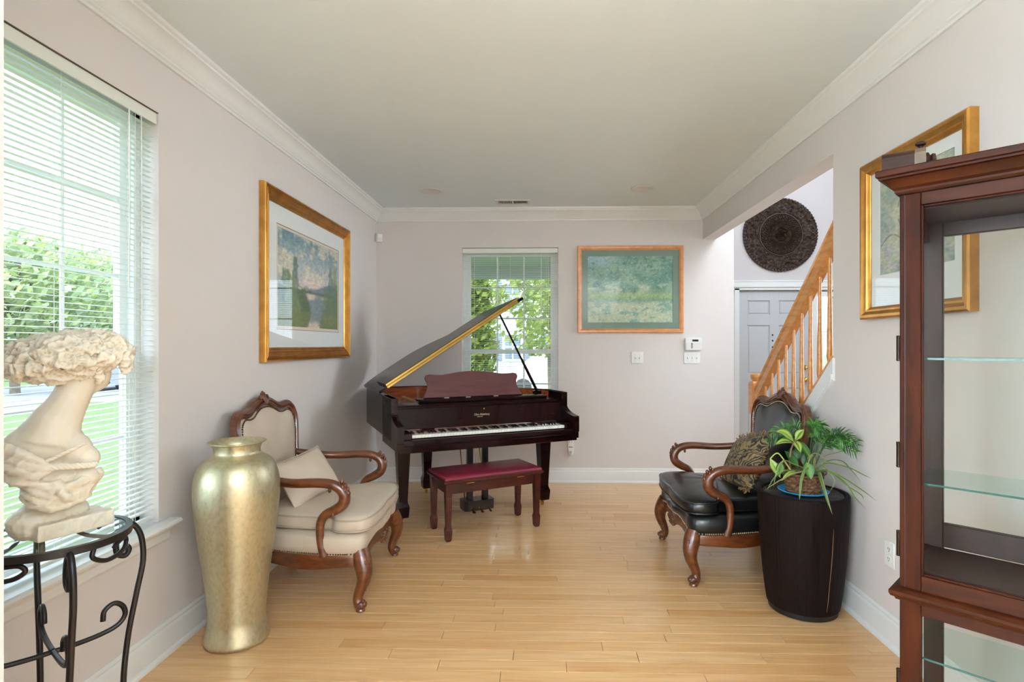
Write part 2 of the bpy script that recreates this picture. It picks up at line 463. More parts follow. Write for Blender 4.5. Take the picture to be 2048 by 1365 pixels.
# ------------------------------------------------------------------ front door, casing, sidelights
m_door = mat('door_paint', C(192, 195, 198), .35, var=(3, .01))
DL, DR, DH = 2.41, 3.29, 2.045
def door():
    t = thing('door_1', 'white six panel front door behind the stair railing', 'door', ((DL+DR)/2, YD+.05, 0), kind='structure')
    w = DR-DL
    # stiles and rails leave six recesses, raised panels sit in them
    st, mid = .115, .11
    zz = [(.0, .22), (.85, 1.02), (1.62, 1.75), (DH-.12, DH)]
    mb = MB()
    for a, b in ((-w/2+.003, -w/2+st), (-mid/2, mid/2), (w/2-st, w/2-.003)): mb.cbox(a, b, 0, .04, .008, DH, .001)
    for a, b in zz:
        mb.cbox(-w/2+st, -mid/2, 0, .04, max(a, .008), b, .001); mb.cbox(mid/2, w/2-st, 0, .04, max(a, .008), b, .001)
    mb.box(-w/2+.01, w/2-.01, .016, .036, .01, DH-.01)
    slab = mb.build('door_slab', m_door, t, angle=0)
    for (a, b) in ((-w/2+st, -mid/2), (mid/2, w/2-st)):
        for k in range(3):
            z0, z1 = zz[k][1], zz[k+1][0]
            p = MB(); rr = []
            for ins, y in ((.0, .016), (.014, .014), (.022, .006), (.045, .004)):
                rr.append([(a+ins, y, z0+ins), (b-ins, y, z0+ins), (b-ins, y, z1-ins), (a+ins, y, z1-ins)])
            p.rings(rr).build('door_panel', m_door, slab, angle=20)
    for z in (.25, 1.02, 1.76):
        mb = MB().cbox(-w/2-.014, -w/2+.004, -.008, .004, z-.05, z+.05, .002).lathe([(.006, -.052), (.006, .052)], 8, (-w/2-.004, -.008, z))
        mb.build('hinge', mat('old_brass', C(150, 140, 120), .35, metal=1), t)
    for z, r in ((.95, .027), (1.10, .02)):
        mb = MB(Matrix.Translation((w/2-.07, 0, z)) @ Matrix.Rotation(R(90), 4, 'X'))
        mb.lathe([(.03, 0), (.03, .004), (.012, .008), (.010, .03), (r*.7, .034), (r, .048), (r*.9, .062), (r*.4, .07), (0, .071)], 16)
        mb.build('door_knob', m_brass, t)
    for z in (1.35, 1.43, 1.50):
        MB(Matrix.Translation((-.02, 0, z)) @ Matrix.Rotation(R(90), 4, 'X')).lathe([(.011, 0), (.011, .003), (0, .004)], 10).build('peephole', m_dark, t)
door()
mb = MB()
for a, b in ((DX0, DX0+.03), (DL-.06, DL-.002), (DR+.002, DR+.06), (DX1-.03, DX1)): mb.box(a, b, YD+.0, YD+.13, 0, 2.07)
mb.box(DX0, DX1, YD, YD+.13, DH+.006, 2.10).box(DX0, DX1, YD+.094, YD+.13, DH-.02, 2.10)
cas = [(0, 0), (0, .012), (.012, .018), (.05, .014), (.065, .010), (.07, .0)]
mb.box(DX0-.06, DX0+.01, YD-.018, YD, 0, 2.15).box(DX1-.01, DX1+.06, YD-.018, YD, 0, 2.15).box(DX0-.06, DX1+.06, YD-.018, YD, 2.085, 2.155).box(DX0-.07, DX1+.07, YD-.024, YD, 2.15, 2.165)
struct(mb.build('trim_4', m_trim, angle=0), 'white casing around the front door and sidelights', 'door casing')
for i, (a, b, lab) in enumerate(((DX0+.03, DL-.06, 'narrow sidelight left of the front door'), (DR+.06, DX1-.03, 'narrow sidelight seen behind the stair balusters'))):
    t = thing('window_%d' % (3+i), lab, 'window', ((a+b)/2, YD+.04, 0), kind='structure')
    w = b-a; mb = MB()
    for q in ((-w/2, -w/2+.03, .0, 2.04), (w/2-.03, w/2, 0, 2.04), (-w/2+.03, w/2-.03, 0, .25), (-w/2+.03, w/2-.03, 1.98, 2.04)): mb.box(q[0], q[1], .03, .07, q[2], q[3])
    mb.build('window_frame', m_trim, t, angle=0)
    MB().box(-w/2+.03, w/2-.03, .048, .052, .25, 1.98).build('pane', m_glass, t, angle=0)
    for z in (.68, 1.11, 1.54): MB().box(-w/2+.03, w/2-.03, .046, .054, z-.008, z+.008).build('muntin', m_trim, t, angle=0)
    bl = thing('window_blind', 'small white blind in the sidelight %s of the front door' % ('left', 'right')[i], 'window blind', ((a+b)/2, YD+.04, 0))
    MB().cbox(-w/2+.004, w/2-.004, -.015, .012, 1.97, 2.03, .003).build('headrail', m_slat, bl, angle=0)
    s = MB(); z = .3
    while z < 1.96:
        s.box(-w/2+.006, w/2-.006, -.012, .010, z, z+.0008); z += .022
    tag(s.build('slats', m_slat, bl, angle=0), kind='stuff')

# ------------------------------------------------------------------ staircase, railing, skirt trim
m_rail = wood('oak_rail', [(.25, C(178, 112, 52)), (.55, C(206, 142, 76)), (.8, C(216, 154, 90))], .3, .3, .1, scale=(20, 2, 20), noise=2)
m_carpet = mat('stair_carpet', C(176, 164, 148), .95, var=(200, .15))
st = thing('staircase', 'staircase rising behind the right wall toward the camera', 'stairs', (XR+.126, 4.30, 0))
run_, rise = .229, .199
for k in range(12):
    y = -k*run_
    MB().box(0.002, .95, y-run_, y, 0 if k < 2 else rise*(k-1.5), rise*(k+1)-.025).build('riser', m_trim, st, angle=0)
    MB().cbox(0.002, .95, y-run_-.005, y+.025, rise*(k+1)-.025, rise*(k+1), .008).build('tread', m_carpet, st)
# sloped white skirt board and oak cap on the knee wall
ca = math.atan(SLOPE)
mb = MB(); y0, y1 = YJ-.02, 4.34
mb.prism([(y0, capz(y0)), (y1, capz(y1)), (y1, max(capz(y1)-.125, .0)), (y0, capz(y0)-.125)], XR-.014, XR-.0005, 'yz')
mb.prism([(y0, capz(y0)-.088), (y1, capz(y1)-.088), (y1, capz(y1)-.118), (y0, capz(y0)-.118)], XR-.024, XR-.014, 'yz')
struct(mb.build('trim_5', m_trim, angle=0), 'white sloping skirt board under the stair balusters', 'skirt board')
rl = thing('stair_railing', 'oak stair railing with turned balusters and square newel post', 'railing', (XR+.063, 0, 0))
mb = MB(); mb.prism([(YJ+.0, capz(YJ)+.001), (4.36, capz(4.36)+.001), (4.36, capz(4.36)+.03), (YJ+.0, capz(YJ)+.03)], -.072, .072, 'yz')
mb.build('shoe_rail', m_rail, rl, angle=0)
def railz(y): return 2.03 - SLOPE*(y-3.27)
rs = [(-.028, -.13), (.028, -.13), (.028, -.06), (.022, -.055), (.031, -.04), (.033, -.02), (.022, -.004), (0, 0), (-.022, -.004), (-.033, -.02), (-.031, -.04), (-.022, -.055), (-.028, -.06)]
rr = []
for y in (1.5, 4.38): rr.append([(x, y, railz(y)+z) for x, z in rs])
MB().rings(rr).build('handrail', m_rail, rl, angle=30)
def turned(zb, zt):
    # square foot, vase turning, long taper up into the rail
    mb = MB(); L = zt-zb
    sq = .019
    mb.rings([[(-sq, -sq, z0+dz*1), (sq, -sq, z0+dz*0), (sq, sq, z0), (-sq, sq, z0)] for z0, dz in ((zb, 0), (zb+.07, 0))])
    mb.lathe([(.018, zb+.07), (.012, zb+.08), (.018, zb+.088), (.018, zb+.095), (.011, zb+.105), (.013, zb+.12), (.0175, zb+.15), (.0165, zb+.2), (.014, zb+.35), (.0115, zt-.25), (.0095, zt+.02)], 12)
    return mb
y = 3.292
yb = []
while y < 4.3: yb.append(y); y += .1173
yb = [3.292-.1173] + yb
for y in yb:
    turned(capz(y)+.012, railz(y)-.12).build('baluster', m_rail, rl, 40, (0, y, 0))
nz = MB()
yn = 4.415; a = .044
def sq(z, r): return [(-r, -r, z), (r, -r, z), (r, r, z), (-r, r, z)]
nz.rings([sq(0, a), sq(.42, a), sq(.435, a-.006)]).rings([sq(.835, a-.012), sq(.85, a), sq(1.08, a), sq(1.095, a-.01)])
nz.lathe([(.038, .43), (.026, .455), (.036, .47), (.036, .485), (.024, .50), (.027, .55), (.034, .62), (.033, .68), (.027, .76), (.025, .79), (.036, .80), (.036, .812), (.028, .82), (.034, .84)], 20)
nz.lathe([(.034, 1.09), (.026, 1.10), (.038, 1.112), (.042, 1.128), (.042, 1.142), (.036, 1.152), (.018, 1.158), (0, 1.16)], 20)
nz.build('newel_post', m_rail, rl, 35, (0, yn, 0))

# ================================================================== grand piano (local: x along the keys, y toward the tail)
m_mahog = wood('piano_mahogany', [(.3, C(13, 3, 3)), (.6, C(26, 6, 6)), (.8, C(35, 9, 8))], .2, .2, .03, scale=(2, 24, 24), noise=2, spec=.1)
m_mahog2 = wood('piano_inner_wood', [(.3, C(120, 52, 24)), (.6, C(160, 78, 38)), (.8, C(176, 92, 48))], .25, .6, .05, scale=(2, 24, 24), noise=2)
m_blackwood = wood('piano_side_black', [(.3, C(18, 13, 12)), (.7, C(26, 18, 17))], .3, .2, .05, scale=(2, 20, 20))
m_desk = wood('music_desk_wood', [(.3, C(66, 28, 30)), (.6, C(84, 40, 40)), (.8, C(92, 46, 44))], .35, .2, .1, scale=(2, 24, 24), noise=2)
m_ivory = mat('white_key', C(240, 240, 236), .2, coat=.4)
m_ebony = mat('black_key', C(16, 14, 14), .18, coat=.4)
m_gold = mat('piano_plate_gold', C(196, 150, 74), .35, metal=.9, var=(12, .1))
m_steel = mat('steel_string', C(190, 184, 170), .3, metal=1)
m_felt = mat('red_felt', C(120, 24, 26), .9)
def piano():
    Wd, L = 1.455, 1.46
    zt, zb = .985, .675
    t = thing('grand_piano', 'dark mahogany baby grand piano with raised lid in the back corner', 'piano', (-1.012, 3.884, 0), R(26.2))
    # case outline: straight bass side, rounded tail, bent treble side
    half = [(Wd, .20), (Wd, .45), (Wd-.015, .58), (Wd-.07, .70), (Wd-.20, .82), (Wd-.38, .93), (Wd-.55, 1.05), (Wd-.68, 1.20), (Wd-.80, 1.35), (Wd-.93, L-.015), (.40, L), (.16, L-.01), (.04, L-.05)]
    out = [tuple(p[:2]) for p in cr([(p[0], p[1], 0) for p in half], 5)]
    outer = [(Wd, .20)] + out[1:] + [(0, L-.12), (0, .20)]
    cx, cy = .62, .72
    def inset(poly, d):
        r = []; n = len(poly)
        for i, p in enumerate(poly):
            a = Vector(poly[i-1] if i else poly[0]); b = Vector(poly[i+1] if i < n-1 else poly[-1]); tt = (b-a).normalized()
            r.append((p[0]-tt.y*d, p[1]+tt.x*d))
        return r
    inner = inset(outer, .045)
    mb = MB(); n = len(outer)
    rr = []
    for i in range(n):
        o, q = outer[i], inner[i]
        rr.append([(o[0], o[1], zb), (o[0], o[1], zt-.004), (o[0]*.9+q[0]*.1, o[1]*.9+q[1]*.1, zt), (q[0], q[1], zt), (q[0], q[1], zb)])
    mb.rings(rr).build('case_rim', m_mahog, t, 30)
    # inner lining, soundboard, iron plate, strings
    inn2 = inset(outer, .050)
    lin = MB()
    lin.rings([[(outer[i][0]*.0+inn2[i][0], inn2[i][1], .84), (inn2[i][0], inn2[i][1], zt-.006), (inset(outer, .046)[i][0], inset(outer, .046)[i][1], zt-.006), (inset(outer, .046)[i][0], inset(outer, .046)[i][1], .84)] for i in range(n) if outer[i][1] > .3])
    lin.build('inner_rim', m_mahog2, t, 30)
    MB().prism([(p[0], max(p[1], .36)) for p in inset(outer, .052)], .80, .815, 'xy').build('soundboard', m_mahog2, t, 0)
    pl = MB().prism([(p[0], max(p[1], .29)) for p in inset(outer, .075)], .845, .858, 'xy')
    plate = pl.build('iron_plate', m_gold, t, 0)
    sm = MB()
    for k in range(44):
        u = .10+1.22*k/43
        yend = 1.36 if u < .55 else max(.62, 1.36-(u-.55)*.92)
        sm.tube([(u, .36, .885), (u*.9+.05, yend, .872)], .0011, 4)
    sm.build('strings', m_steel, plate, 0)
    pn = MB()
    for k in range(80):
        pn.lathe([(.0035, 0), (.0035, .028), (0, .029)], 6, (.10+1.24*k/79, .33+.02*(k % 3), .857))
    pn.build('tuning_pins', m_steel, plate, 0)
    for u in (.30, .62, .95):
        MB().cbox(u-.014, u+.014, .32, 1.2-.42*max(0, u-.3), .888, .915, .006).build('plate_strut', m_gold, plate, 0)
    # arms (cheeks) with scrolled front, outer sides stepping down to the key bed
    prof = [(.21, zt), (.205, .955), (.20, .935)] + [tuple(p[:2]) for p in cr([(.20, .935, 0), (.212, .905, 0), (.205, .875, 0), (.17, .846, 0), (.11, .824, 0), (.05, .813, 0), (.006, .808, 0)], 4)] + [(0, .800), (0, .685), (.008, .680), (.008, .632), (.40, .632)]
    stepr = [(.46, .640), (.50, .655), (.515, .685), (.53, .690), (.55, .70), (.55, zt)]
    for a, b, mt, lb in ((0, .05, m_mahog, ''), (Wd-.05, Wd, m_mahog, '')):
        MB().prism(prof+stepr, a, b, 'yz').build('arm', mt, t, 30)
    for a in (.052, Wd-.052-.052):
        MB().cbox(a, a+.052+(.012 if a < .5 else 0), .035, .20, .68, .752, .006).build('key_block', m_mahog, t)
    # key bed, key slip, fallboard, shelf
    MB().cbox(.012, Wd-.012, .012, .62, .612, .665, .004).build('key_bed', m_mahog, t)
    ks = MB(); ks.prism([(.018, .655), (.018, .694), (.022, .703), (.030, .706), (.044, .704), (.044, .655)], .05, Wd-.05, 'yz')
    ks.build('key_slip', m_mahog, t, 30)
    fb = [(.204, .752), (.207, .758), (.232, .895), (.235, .905)]
    MB().prism(fb+[(.256, .905), (.256, .752)], .051, Wd-.051, 'yz').build('fallboard', m_mahog, t, 30)
    sh = MB(); sh.prism([(.224, .905), (.224, .916), (.231, .922), (.231, .930), (.34, .938), (.34, .905)], .051, Wd-.051, 'yz')
    sh.build('music_shelf', m_mahog, t, 30)
    sh = MB(); sh.prism([(.30, .938), (.30, .952), (.31, .956), (.46, .956), (.46, .938)], .24, Wd-.14, 'yz'); sh.build('desk_tray', m_mahog, t, 30)
    MB().cbox(.06, Wd-.06, .199, .204, .742, .746, .001).build('felt_strip', m_felt, t)
    # keys
    k0 = .117; kw = 1.23/52
    wme = MB().cbox(0, kw-.0009, .046, .196, .712, .735, .0016).mesh('white_key', 0); wme.materials.append(m_ivory)
    bmb = MB(); bmb.rings([[(-.0058, .098, .735), (.0058, .098, .735), (.0058, .196, .735), (-.0058, .196, .735)], [(-.0050, .104, .7465), (.0050, .104, .7465), (.0050, .196, .7465), (-.0050, .196, .7465)]])
    bme = bmb.mesh('black_key', 0); bme.materials.append(m_ebony)
    for k in range(52):
        link('white_key', wme, t, (k0+k*kw, 0, 0))
        if k < 51 and (k % 7) in (0, 2, 3, 5, 6): link('black_key', bme, t, (k0+(k+1)*kw-.0005, 0, 0))
    # lettering on the fallboard
    def text(s, size, u, z, y, sx=1):
        cu = bpy.data.curves.new('t', 'FONT'); cu.body = s; cu.size = size; cu.align_x = 'CENTER'; cu.extrude = .0003; cu.shear = .15
        o = bpy.data.objects.new('t', cu); COL.objects.link(o)
        dg = bpy.context.evaluated_depsgraph_get(); dg.update()
        me = bpy.data.meshes.new_from_object(o.evaluated_get(dg)); bpy.data.objects.remove(o)
        me.materials.clear(); me.materials.append(mat('gilt_lettering', C(206, 186, 160), .4, metal=.3))
        p = link('lettering', me, t, (u, y, z)); p.rotation_euler = (R(90), 0, 0); p.scale.x = sx
        return p
    text('Otto Altenburg', .0235, .705, .829, .2185, .86)
    text('SINCE 1847', .009, .69, .816, .2165)
    MB(Matrix.Translation((.727, .2290, .878)) @ Matrix.Rotation(R(90), 4, 'X')).lathe([(.006, 0), (.006, .002), (0, .003)], 10).build('lock', m_brass, t)
    # music desk
    hw = [(.42, 0), (.418, .012), (.398, .05), (.382, .09), (.384, .125), (.398, .152), (.400, .168), (.388, .186), (.36, .191), (.32, .187), (.26, .186), (.19, .196), (.11, .209), (0, .215)]
    pts = [(x, z) for x, z in hw]+[(-x, z) for x, z in hw[::-1][1:]]
    md = MB(Matrix.Translation((.712, .415, .958)) @ Matrix.Rotation(R(-17), 4, 'X')); md.prism(pts, -.008, .008, 'xz')
    md.build('music_desk', m_desk, t, 25)
    lg = MB(Matrix.Translation((.712, .415, .958))); lg.cbox(-.42, .42, -.022, .004, -.004, .006, .002)
    lg.build('desk_ledge', m_mahog, t)
    for dx in (-.24, -.06, .18): MB().cbox(.712+dx-.02, .712+dx+.02, .388, .396, .954, .962, .001).build('desk_hinge', m_steel, t)
    # lid: hinged on the bass side; front flap folded back on top with a brass piano hinge along the edge
    th = R(32.5); vf = .575; lw = Wd
    LM = Matrix.Translation((-.004, 0, zt+.013)) @ Matrix.Rotation(-th, 4, 'Y')
    lid_pts = [(p[0]+.012, p[1]) for p in outer if p[1] > vf]
    lid_poly = [(-.012, vf), (lw+.004, vf)] + [(p[0]+.012, p[1]) for p in outer if p[1] > vf+.02 and p[0] > .03] + [(-.012, L-.12)]
    lid = MB(LM); lid.prism(lid_poly, 0, .022, 'xy'); lo = lid.build('lid', m_mahog, t, 0)
    fl_poly = [(.062, vf+.004), (lw-.055, vf+.004), (lw-.235, vf+.36), (lw-.24, vf+.385), (.062, vf+.385)]
    f2 = MB(LM); f2.prism(fl_poly, .0235, .0445, 'xy'); f2.build('lid_flap', m_mahog, lo, 0)
    hb = MB(LM); hb.cbox(.062, lw-.058, vf-.0035, vf+.0005, .003, .0415, .001); hb.tube([(.062, vf-.004, .0228), (lw-.058, vf-.004, .0228)], .004, 8)
    hb.build('brass_hinge', m_brass, lo)
    pr = MB(); p0 = LM @ Vector((1.21, vf+.05, -.002)); p1 = Vector((Wd-.135, .50, zt-.01))
    d = p1-p0
    pr.tube([p0, p0+d*.55, p0+d*.72, p0+d*.85, p1], [.008, .009, .012, .013, .012], 8)
    pr.build('lid_prop', m_mahog, t)
    MB().cbox(Wd-.165, Wd-.105, .47, .53, zt-.05, zt-.004, .004).build('prop_block', m_mahog, t)
    # three legs with spade feet and brass casters
    def leg(u, v):
        mb = MB()
        s = lambda z, r: [(-r, -r, z), (r, -r, z), (r, r, z), (-r, r, z)]
        mb.rings([s(.612, .060), s(.60, .060), s(.585, .050), s(.19, .033), s(.168, .034), s(.14, .044), s(.13, .045), s(.065, .040), s(.055, .037)])
        o = mb.build('leg', m_mahog, t, 20, (u, v, 0))
        c = MB().lathe([(.013, .058), (.013, .045), (.008, .04)], 10)
        c.tube([(0, 0, .045), (.0, .018, .04), (.0, .020, .024)], .006, 6)
        c.xf = Matrix.Translation((0, .02, .019)) @ Matrix.Rotation(R(90), 4, 'Y'); c.lathe([(.006, -.009), (.019, -.009), (.019, .009), (.006, .009)], 14)
        c.build('caster', m_brass, o)
    leg(.125, .40); leg(Wd-.125, .40); leg(.52, 1.20)
    # pedal lyre
    ly = [MB().cbox(.56, .90, .30, .52, .576, .612, .004).build('lyre_head', m_blackwood, t)]
    for u in (.66, .79): MB().cbox(u-.024, u+.024, .36, .40, .12, .58, .004).build('lyre_post', m_blackwood, t)
    MB().prism([(.60, .335), (.63, .315), (.82, .315), (.85, .335), (.85, .45), (.60, .45)], .055, .135, 'xy').build('pedal_box', m_blackwood, t, 0)
    for u in (.655, .725, .795):
        mb = MB(); mb.tube(cr([(u, .34, .078), (u, .30, .076), (u, .265, .066), (u, .235, .060)], 4), [(.008, .004)]*5+[(.010, .004)]*4+[(.014, .0045)]*3+[(.008, .003)], 10)
        mb.build('pedal', m_brass, t)
    for u in (.715, .735): MB().tube([(u, .39, .13), (u, .39, .58)], .0022, 5).build('pedal_rod', m_brass, t)
    for u in (.64, .81): MB().tube([(u, .44, .10), (u, .60, .62)], .006, 6).build('lyre_brace', m_brass, t)
    return t
piano()

# ------------------------------------------------------------------ piano bench
m_bench = wood('bench_wood', [(.3, C(40, 11, 9)), (.6, C(64, 20, 14)), (.8, C(76, 26, 18))], .3, .2, .06, scale=(3, 24, 24), noise=2)
m_vinylred = mat('burgundy_vinyl', C(112, 30, 48), .34, var=(6, .08), bump=(160, .08, .001))
def bench():
    t = thing('piano_bench', 'mahogany piano bench with padded burgundy seat', 'bench', (-.432, 4.238, 0), R(29.5))
    hx, hy, H = .353, .155, .455
    s = lambda x, y, z, r: [(x-r, y-r, z), (x+r, y-r, z), (x+r, y+r, z), (x-r, y+r, z)]
    for sx in (-1, 1):
        for sy in (-1, 1):
            x, y = sx*hx, sy*hy
            MB().rings([s(x, y, H-.052, .024), s(x, y, .115, .0175), s(x, y, .10, .018), s(x, y, .085, .0225), s(x, y, .075, .023), s(x, y, .012, .0195), s(x, y, 0, .014)]).build('leg', m_bench, t, 20)
    mb = MB().cbox(-hx+.024, hx-.024, -hy-.012, -hy+.006, H-.125, H-.05, .002).cbox(-hx+.024, hx-.024, hy-.006, hy+.012, H-.125, H-.05, .002)
    mb.cbox(-hx-.012, -hx+.006, -hy+.024, hy-.024, H-.125, H-.05, .002).cbox(hx-.006, hx+.012, -hy+.024, hy-.024, H-.125, H-.05, .002)
    mb.build('apron', m_bench, t)
    ex, ey = hx+.042, hy+.042
    def rect(a, b, z): return [(-a, -b, z), (a, -b, z), (a, b, z), (-a, b, z)]
    MB().rings([rect(ex-.012, ey-.012, H-.050), rect(ex-.004, ey-.004, H-.046), rect(ex, ey, H-.036), rect(ex, ey, H-.030), rect(ex-.012, ey-.012, H-.022)]).build('seat_board', m_bench, t, 30)
    rr = []
    for k, (i, z) in enumerate(((.010, -.024), (.010, -.014), (.016, -.006), (.028, .001), (.06, .007), (.12, .010), (.18, .011))):
        rr.append(rect(max(.01, ex-i), max(.01, ey-i), H+z))
    MB().rings(rr).build('seat_pad', m_vinylred, t, 60)
    for x in (-.20, .20): MB().cbox(x-.03, x+.03, -ey-.001, -ey+.006, H-.056, H-.050, .001).build('hinge', m_brass, t)
bench()

# ================================================================== carved armchairs (local: +x forward, y sideways)
def pillow_mesh(w, h, T, puff=.45, nx=18, ny=14, pinch=.06):
    mb = MB(); vs = []; idx = {}
    for sgn in (1, -1):
        for j in range(ny+1):
            for i in range(nx+1):
                u, v = -1+2*i/nx, -1+2*j/ny
                edge = (i in (0, nx)) or (j in (0, ny))
                if edge and sgn == -1: idx[(sgn, i, j)] = idx[(1, i, j)]; continue
                x = u*w/2*(1-pinch*(1-v*v)*abs(u)**3); y = v*h/2*(1-pinch*(1-u*u)*abs(v)**3)
                z = 0 if edge else sgn*T/2*((1-u*u)**puff)*((1-v*v)**puff)
                z += 0 if edge else .004*mnoise.noise((x*14, y*14, sgn*3.0))
                idx[(sgn, i, j)] = len(vs); vs.append((x, y, z))
    fs = []
    for sgn in (1, -1):
        for j in range(ny):
            for i in range(nx):
                q = [idx[(sgn, i, j)], idx[(sgn, i+1, j)], idx[(sgn, i+1, j+1)], idx[(sgn, i, j+1)]]
                fs.append(tuple(q if sgn == 1 else q[::-1]))
    mb.add(vs, fs); return mb
def armchair(name, label, loc, rz, m_fab, m_pipe, m_wd, m_nail, m_panel):
    t = thing(name, label, 'armchair', loc, rz, 'carved open-arm chairs facing each other')
    # plan outline of the seat rail
    hp = [(.035, 0), (.040, .08), (.022, .17), (.012, .25), (.018, .32), (.0, .372), (-.06, .392), (-.16, .388), (-.30, .365), (-.44, .33), (-.55, .292), (-.60, .25), (-.612, .14), (-.612, 0)]
    full = hp[:-1]+[hp[-1]]+[(x, -y) for x, y in hp[::-1][1:-1]]
    ol = [(p.x, p.y) for p in cr([(x, y, 0) for x, y in full], 4, closed=True)]
    def ztop(x, y):
        f = max(0, min(1, (x+.03)/.05))
        return .288 + f*(.030*math.exp(-((abs(y)-.13)/.09)**2)+.020*math.exp(-(y/.10)**2))
    def zbot(x, y):
        f = max(0, min(1, (x+.03)/.05))
        side = math.exp(-((x+.30)/.16)**2)*(1-f)
        return ztop(x, y)-.060+.004*f-.028*f*math.exp(-(y/.085)**2)-.022*side
    c0 = (-.30, 0)
    def sc(p, k, add=0.):
        d = Vector((p[0]-c0[0], p[1]-c0[1])); L = d.length; d = d*(1+add/L)*k
        return (c0[0]+d.x, c0[1]+d.y)
    rr = []
    for p in ol:
        q = sc(p, 1, -.038); m = sc(p, 1, -.006)
        zt_, zb_ = ztop(*p), zbot(*p)
        rr.append([(m[0], m[1], zb_), (p[0], p[1], zb_+.012), (sc(p, 1, -.004)+((zb_+zt_)/2,)), (p[0], p[1], zt_-.014), (m[0], m[1], zt_), (q[0], q[1], zt_), (q[0], q[1], zb_)])
    rr.append(rr[0]); MB().rings(rr, cap=False).build('seat_rail', m_wd, t, 50)
    # upholstered deck above the rail
    rr = []
    for add, dz, top in ((-.010, -.010, 0), (.000, .006, 0), (.010, .022, 0), (.014, .045, 0), (.010, .085, 1), (-.010, .105, 1), (-.10, .110, 1)):
        rr.append([(sc(p, 1, add)+((ztop(*p)*(0 if top else 1)+(.288 if top else 0)+dz),)) for p in ol])
    MB().rings(rr).build('seat_deck', m_fab, t, 60)
    nb = MB()
    N = len(ol)
    for i in range(N):
        p, q = ol[i], ol[(i+1) % N]
        L = math.hypot(q[0]-p[0], q[1]-p[1]); k = max(1, round(L/.013))
        for s in range(k):
            a = (p[0]+(q[0]-p[0])*s/k, p[1]+(q[1]-p[1])*s/k); e = sc(a, 1, .003)
            nb.ball((e[0], e[1], ztop(*a)+.008), .0052, 6, 4)
    tag(nb.build('nailheads', m_nail, t, 60), kind='stuff')
    # loose cushion, wider in front of the arm supports
    hc = [(.055, 0), (.062, .10), (.058, .22), (.040, .33), (.005, .378), (-.06, .390), (-.125, .375), (-.16, .335), (-.24, .325), (-.40, .300), (-.52, .268), (-.555, .23), (-.565, .12), (-.565, 0)]
    co = [(p.x, p.y) for p in cr([(x, y, 0) for x, y in hc+[(x, -y) for x, y in hc[::-1][1:-1]]], 4, closed=True)]
    cc = (-.25, 0)
    def scc(p, k): return (cc[0]+(p[0]-cc[0])*k, cc[1]+(p[1]-cc[1])*k)
    z0, z1 = .392, .482
    def wr(p): return .003*mnoise.noise((p[0]*9, p[1]*9, 2.0))
    rr = [[(scc(p, k)+(z+(wr(p) if k < .9 else 0),)) for p in co] for k, z in ((.6, z0), (.93, z0+.002), (.985, z0+.010), (1.005, z0+.028), (1.012, (z0+z1)/2), (1.005, z1-.026), (.985, z1-.008), (.93, z1+.004), (.8, z1+.016), (.6, z1+.025), (.4, z1+.030), (.2, z1+.032), (.02, z1+.032))]
    cu = MB().rings(rr).build('seat_cushion', m_fab, t, 60)
    for z in (z1-.014, z0+.018):
        MB().tube([(scc(p, 1.006)+(z,)) for p in co], .0042, 6, closed=True).build('piping', m_pipe, cu, 60)
    # back frame
    def bp(y, z, off=0): return (-.590-(z-.40)*.135+.16*y*y+off, y, z)
    hb = [(.265, .34), (.275, .46), (.302, .60), (.338, .75), (.366, .87), (.368, .93), (.345, .982), (.295, 1.004), (.235, .998), (.175, 1.004), (.115, 1.030), (.055, 1.048), (0, 1.052)]
    bo = hb+[(-y, z) for y, z in hb[::-1][1:]]
    bo = [(p.x, p.y) for p in cr([(a, b, 0) for a, b in bo], 4)]
    sec = [(-1, -.9), (1, -.9), (1.05, -.2), (.92, .35), (.55, .42), (.45, .75), (.0, 1.0), (-.45, .75), (-.55, .42), (-.92, .35), (-1.05, -.2)]
    path = [bp(y, z) for y, z in bo]
    MB().tube(path, [(.026, .022)]*len(path), sec=sec, up=(1, 0, 0)).build('back_frame', m_wd, t, 40)
    MB().cbox(-.615, -.575, -.25, .25, .335, .385, .006).build('back_rail', m_wd, t)
    bc = (0, .68)
    def bsc(p, k): return (bc[0]+(p[0]-bc[0])*k, bc[1]+(p[1]-bc[1])*k)
    def bring(k, off): return [bp(*bsc(p, k), off) for p in bo]
    MB().rings([bring(.93, -.012), bring(.93, .004), bring(.90, .014), bring(.80, .026), bring(.6, .040), bring(.3, .050), bring(.02, .052)]).build('back_panel', m_panel, t, 60)
    MB().rings([bring(.94, -.012), bring(.92, -.022), bring(.5, -.026), bring(.02, -.027)]).build('back_lining', m_fab, t, 60)
    nb = MB(); acc = 0
    for i in range(len(bo)-1):
        p, q = bsc(bo[i], .905), bsc(bo[i+1], .905); L = math.hypot(q[0]-p[0], q[1]-p[1]); k = max(1, round(L/.013))
        for s in range(k):
            nb.ball(bp(p[0]+(q[0]-p[0])*s/k, p[1]+(q[1]-p[1])*s/k, .016), .0055, 6, 4)
    tag(nb.build('nailheads', m_nail, t, 60), kind='stuff')
    # carved crest
    cb = MB()
    for y, z, r in ((0, 1.080, .022), (.022, 1.068, .018), (-.022, 1.068, .018), (.042, 1.054, .014), (-.042, 1.054, .014), (0, 1.052, .02), (.014, 1.094, .010), (-.014, 1.094, .010), (.034, 1.080, .010), (-.034, 1.080, .010), (.06, 1.044, .010), (-.06, 1.044, .010), (0, 1.102, .009)):
        cb.ball(bp(y, z, .010), (r*.8, r, r*.9), 8, 6)
    for k in (-2, -1, 0, 1, 2):
        cb.tube([bp(k*.008, 1.032, .024), bp(k*.016, 1.062, .028), bp(k*.019, 1.087, .018)], [.004, .006, .003], 6)
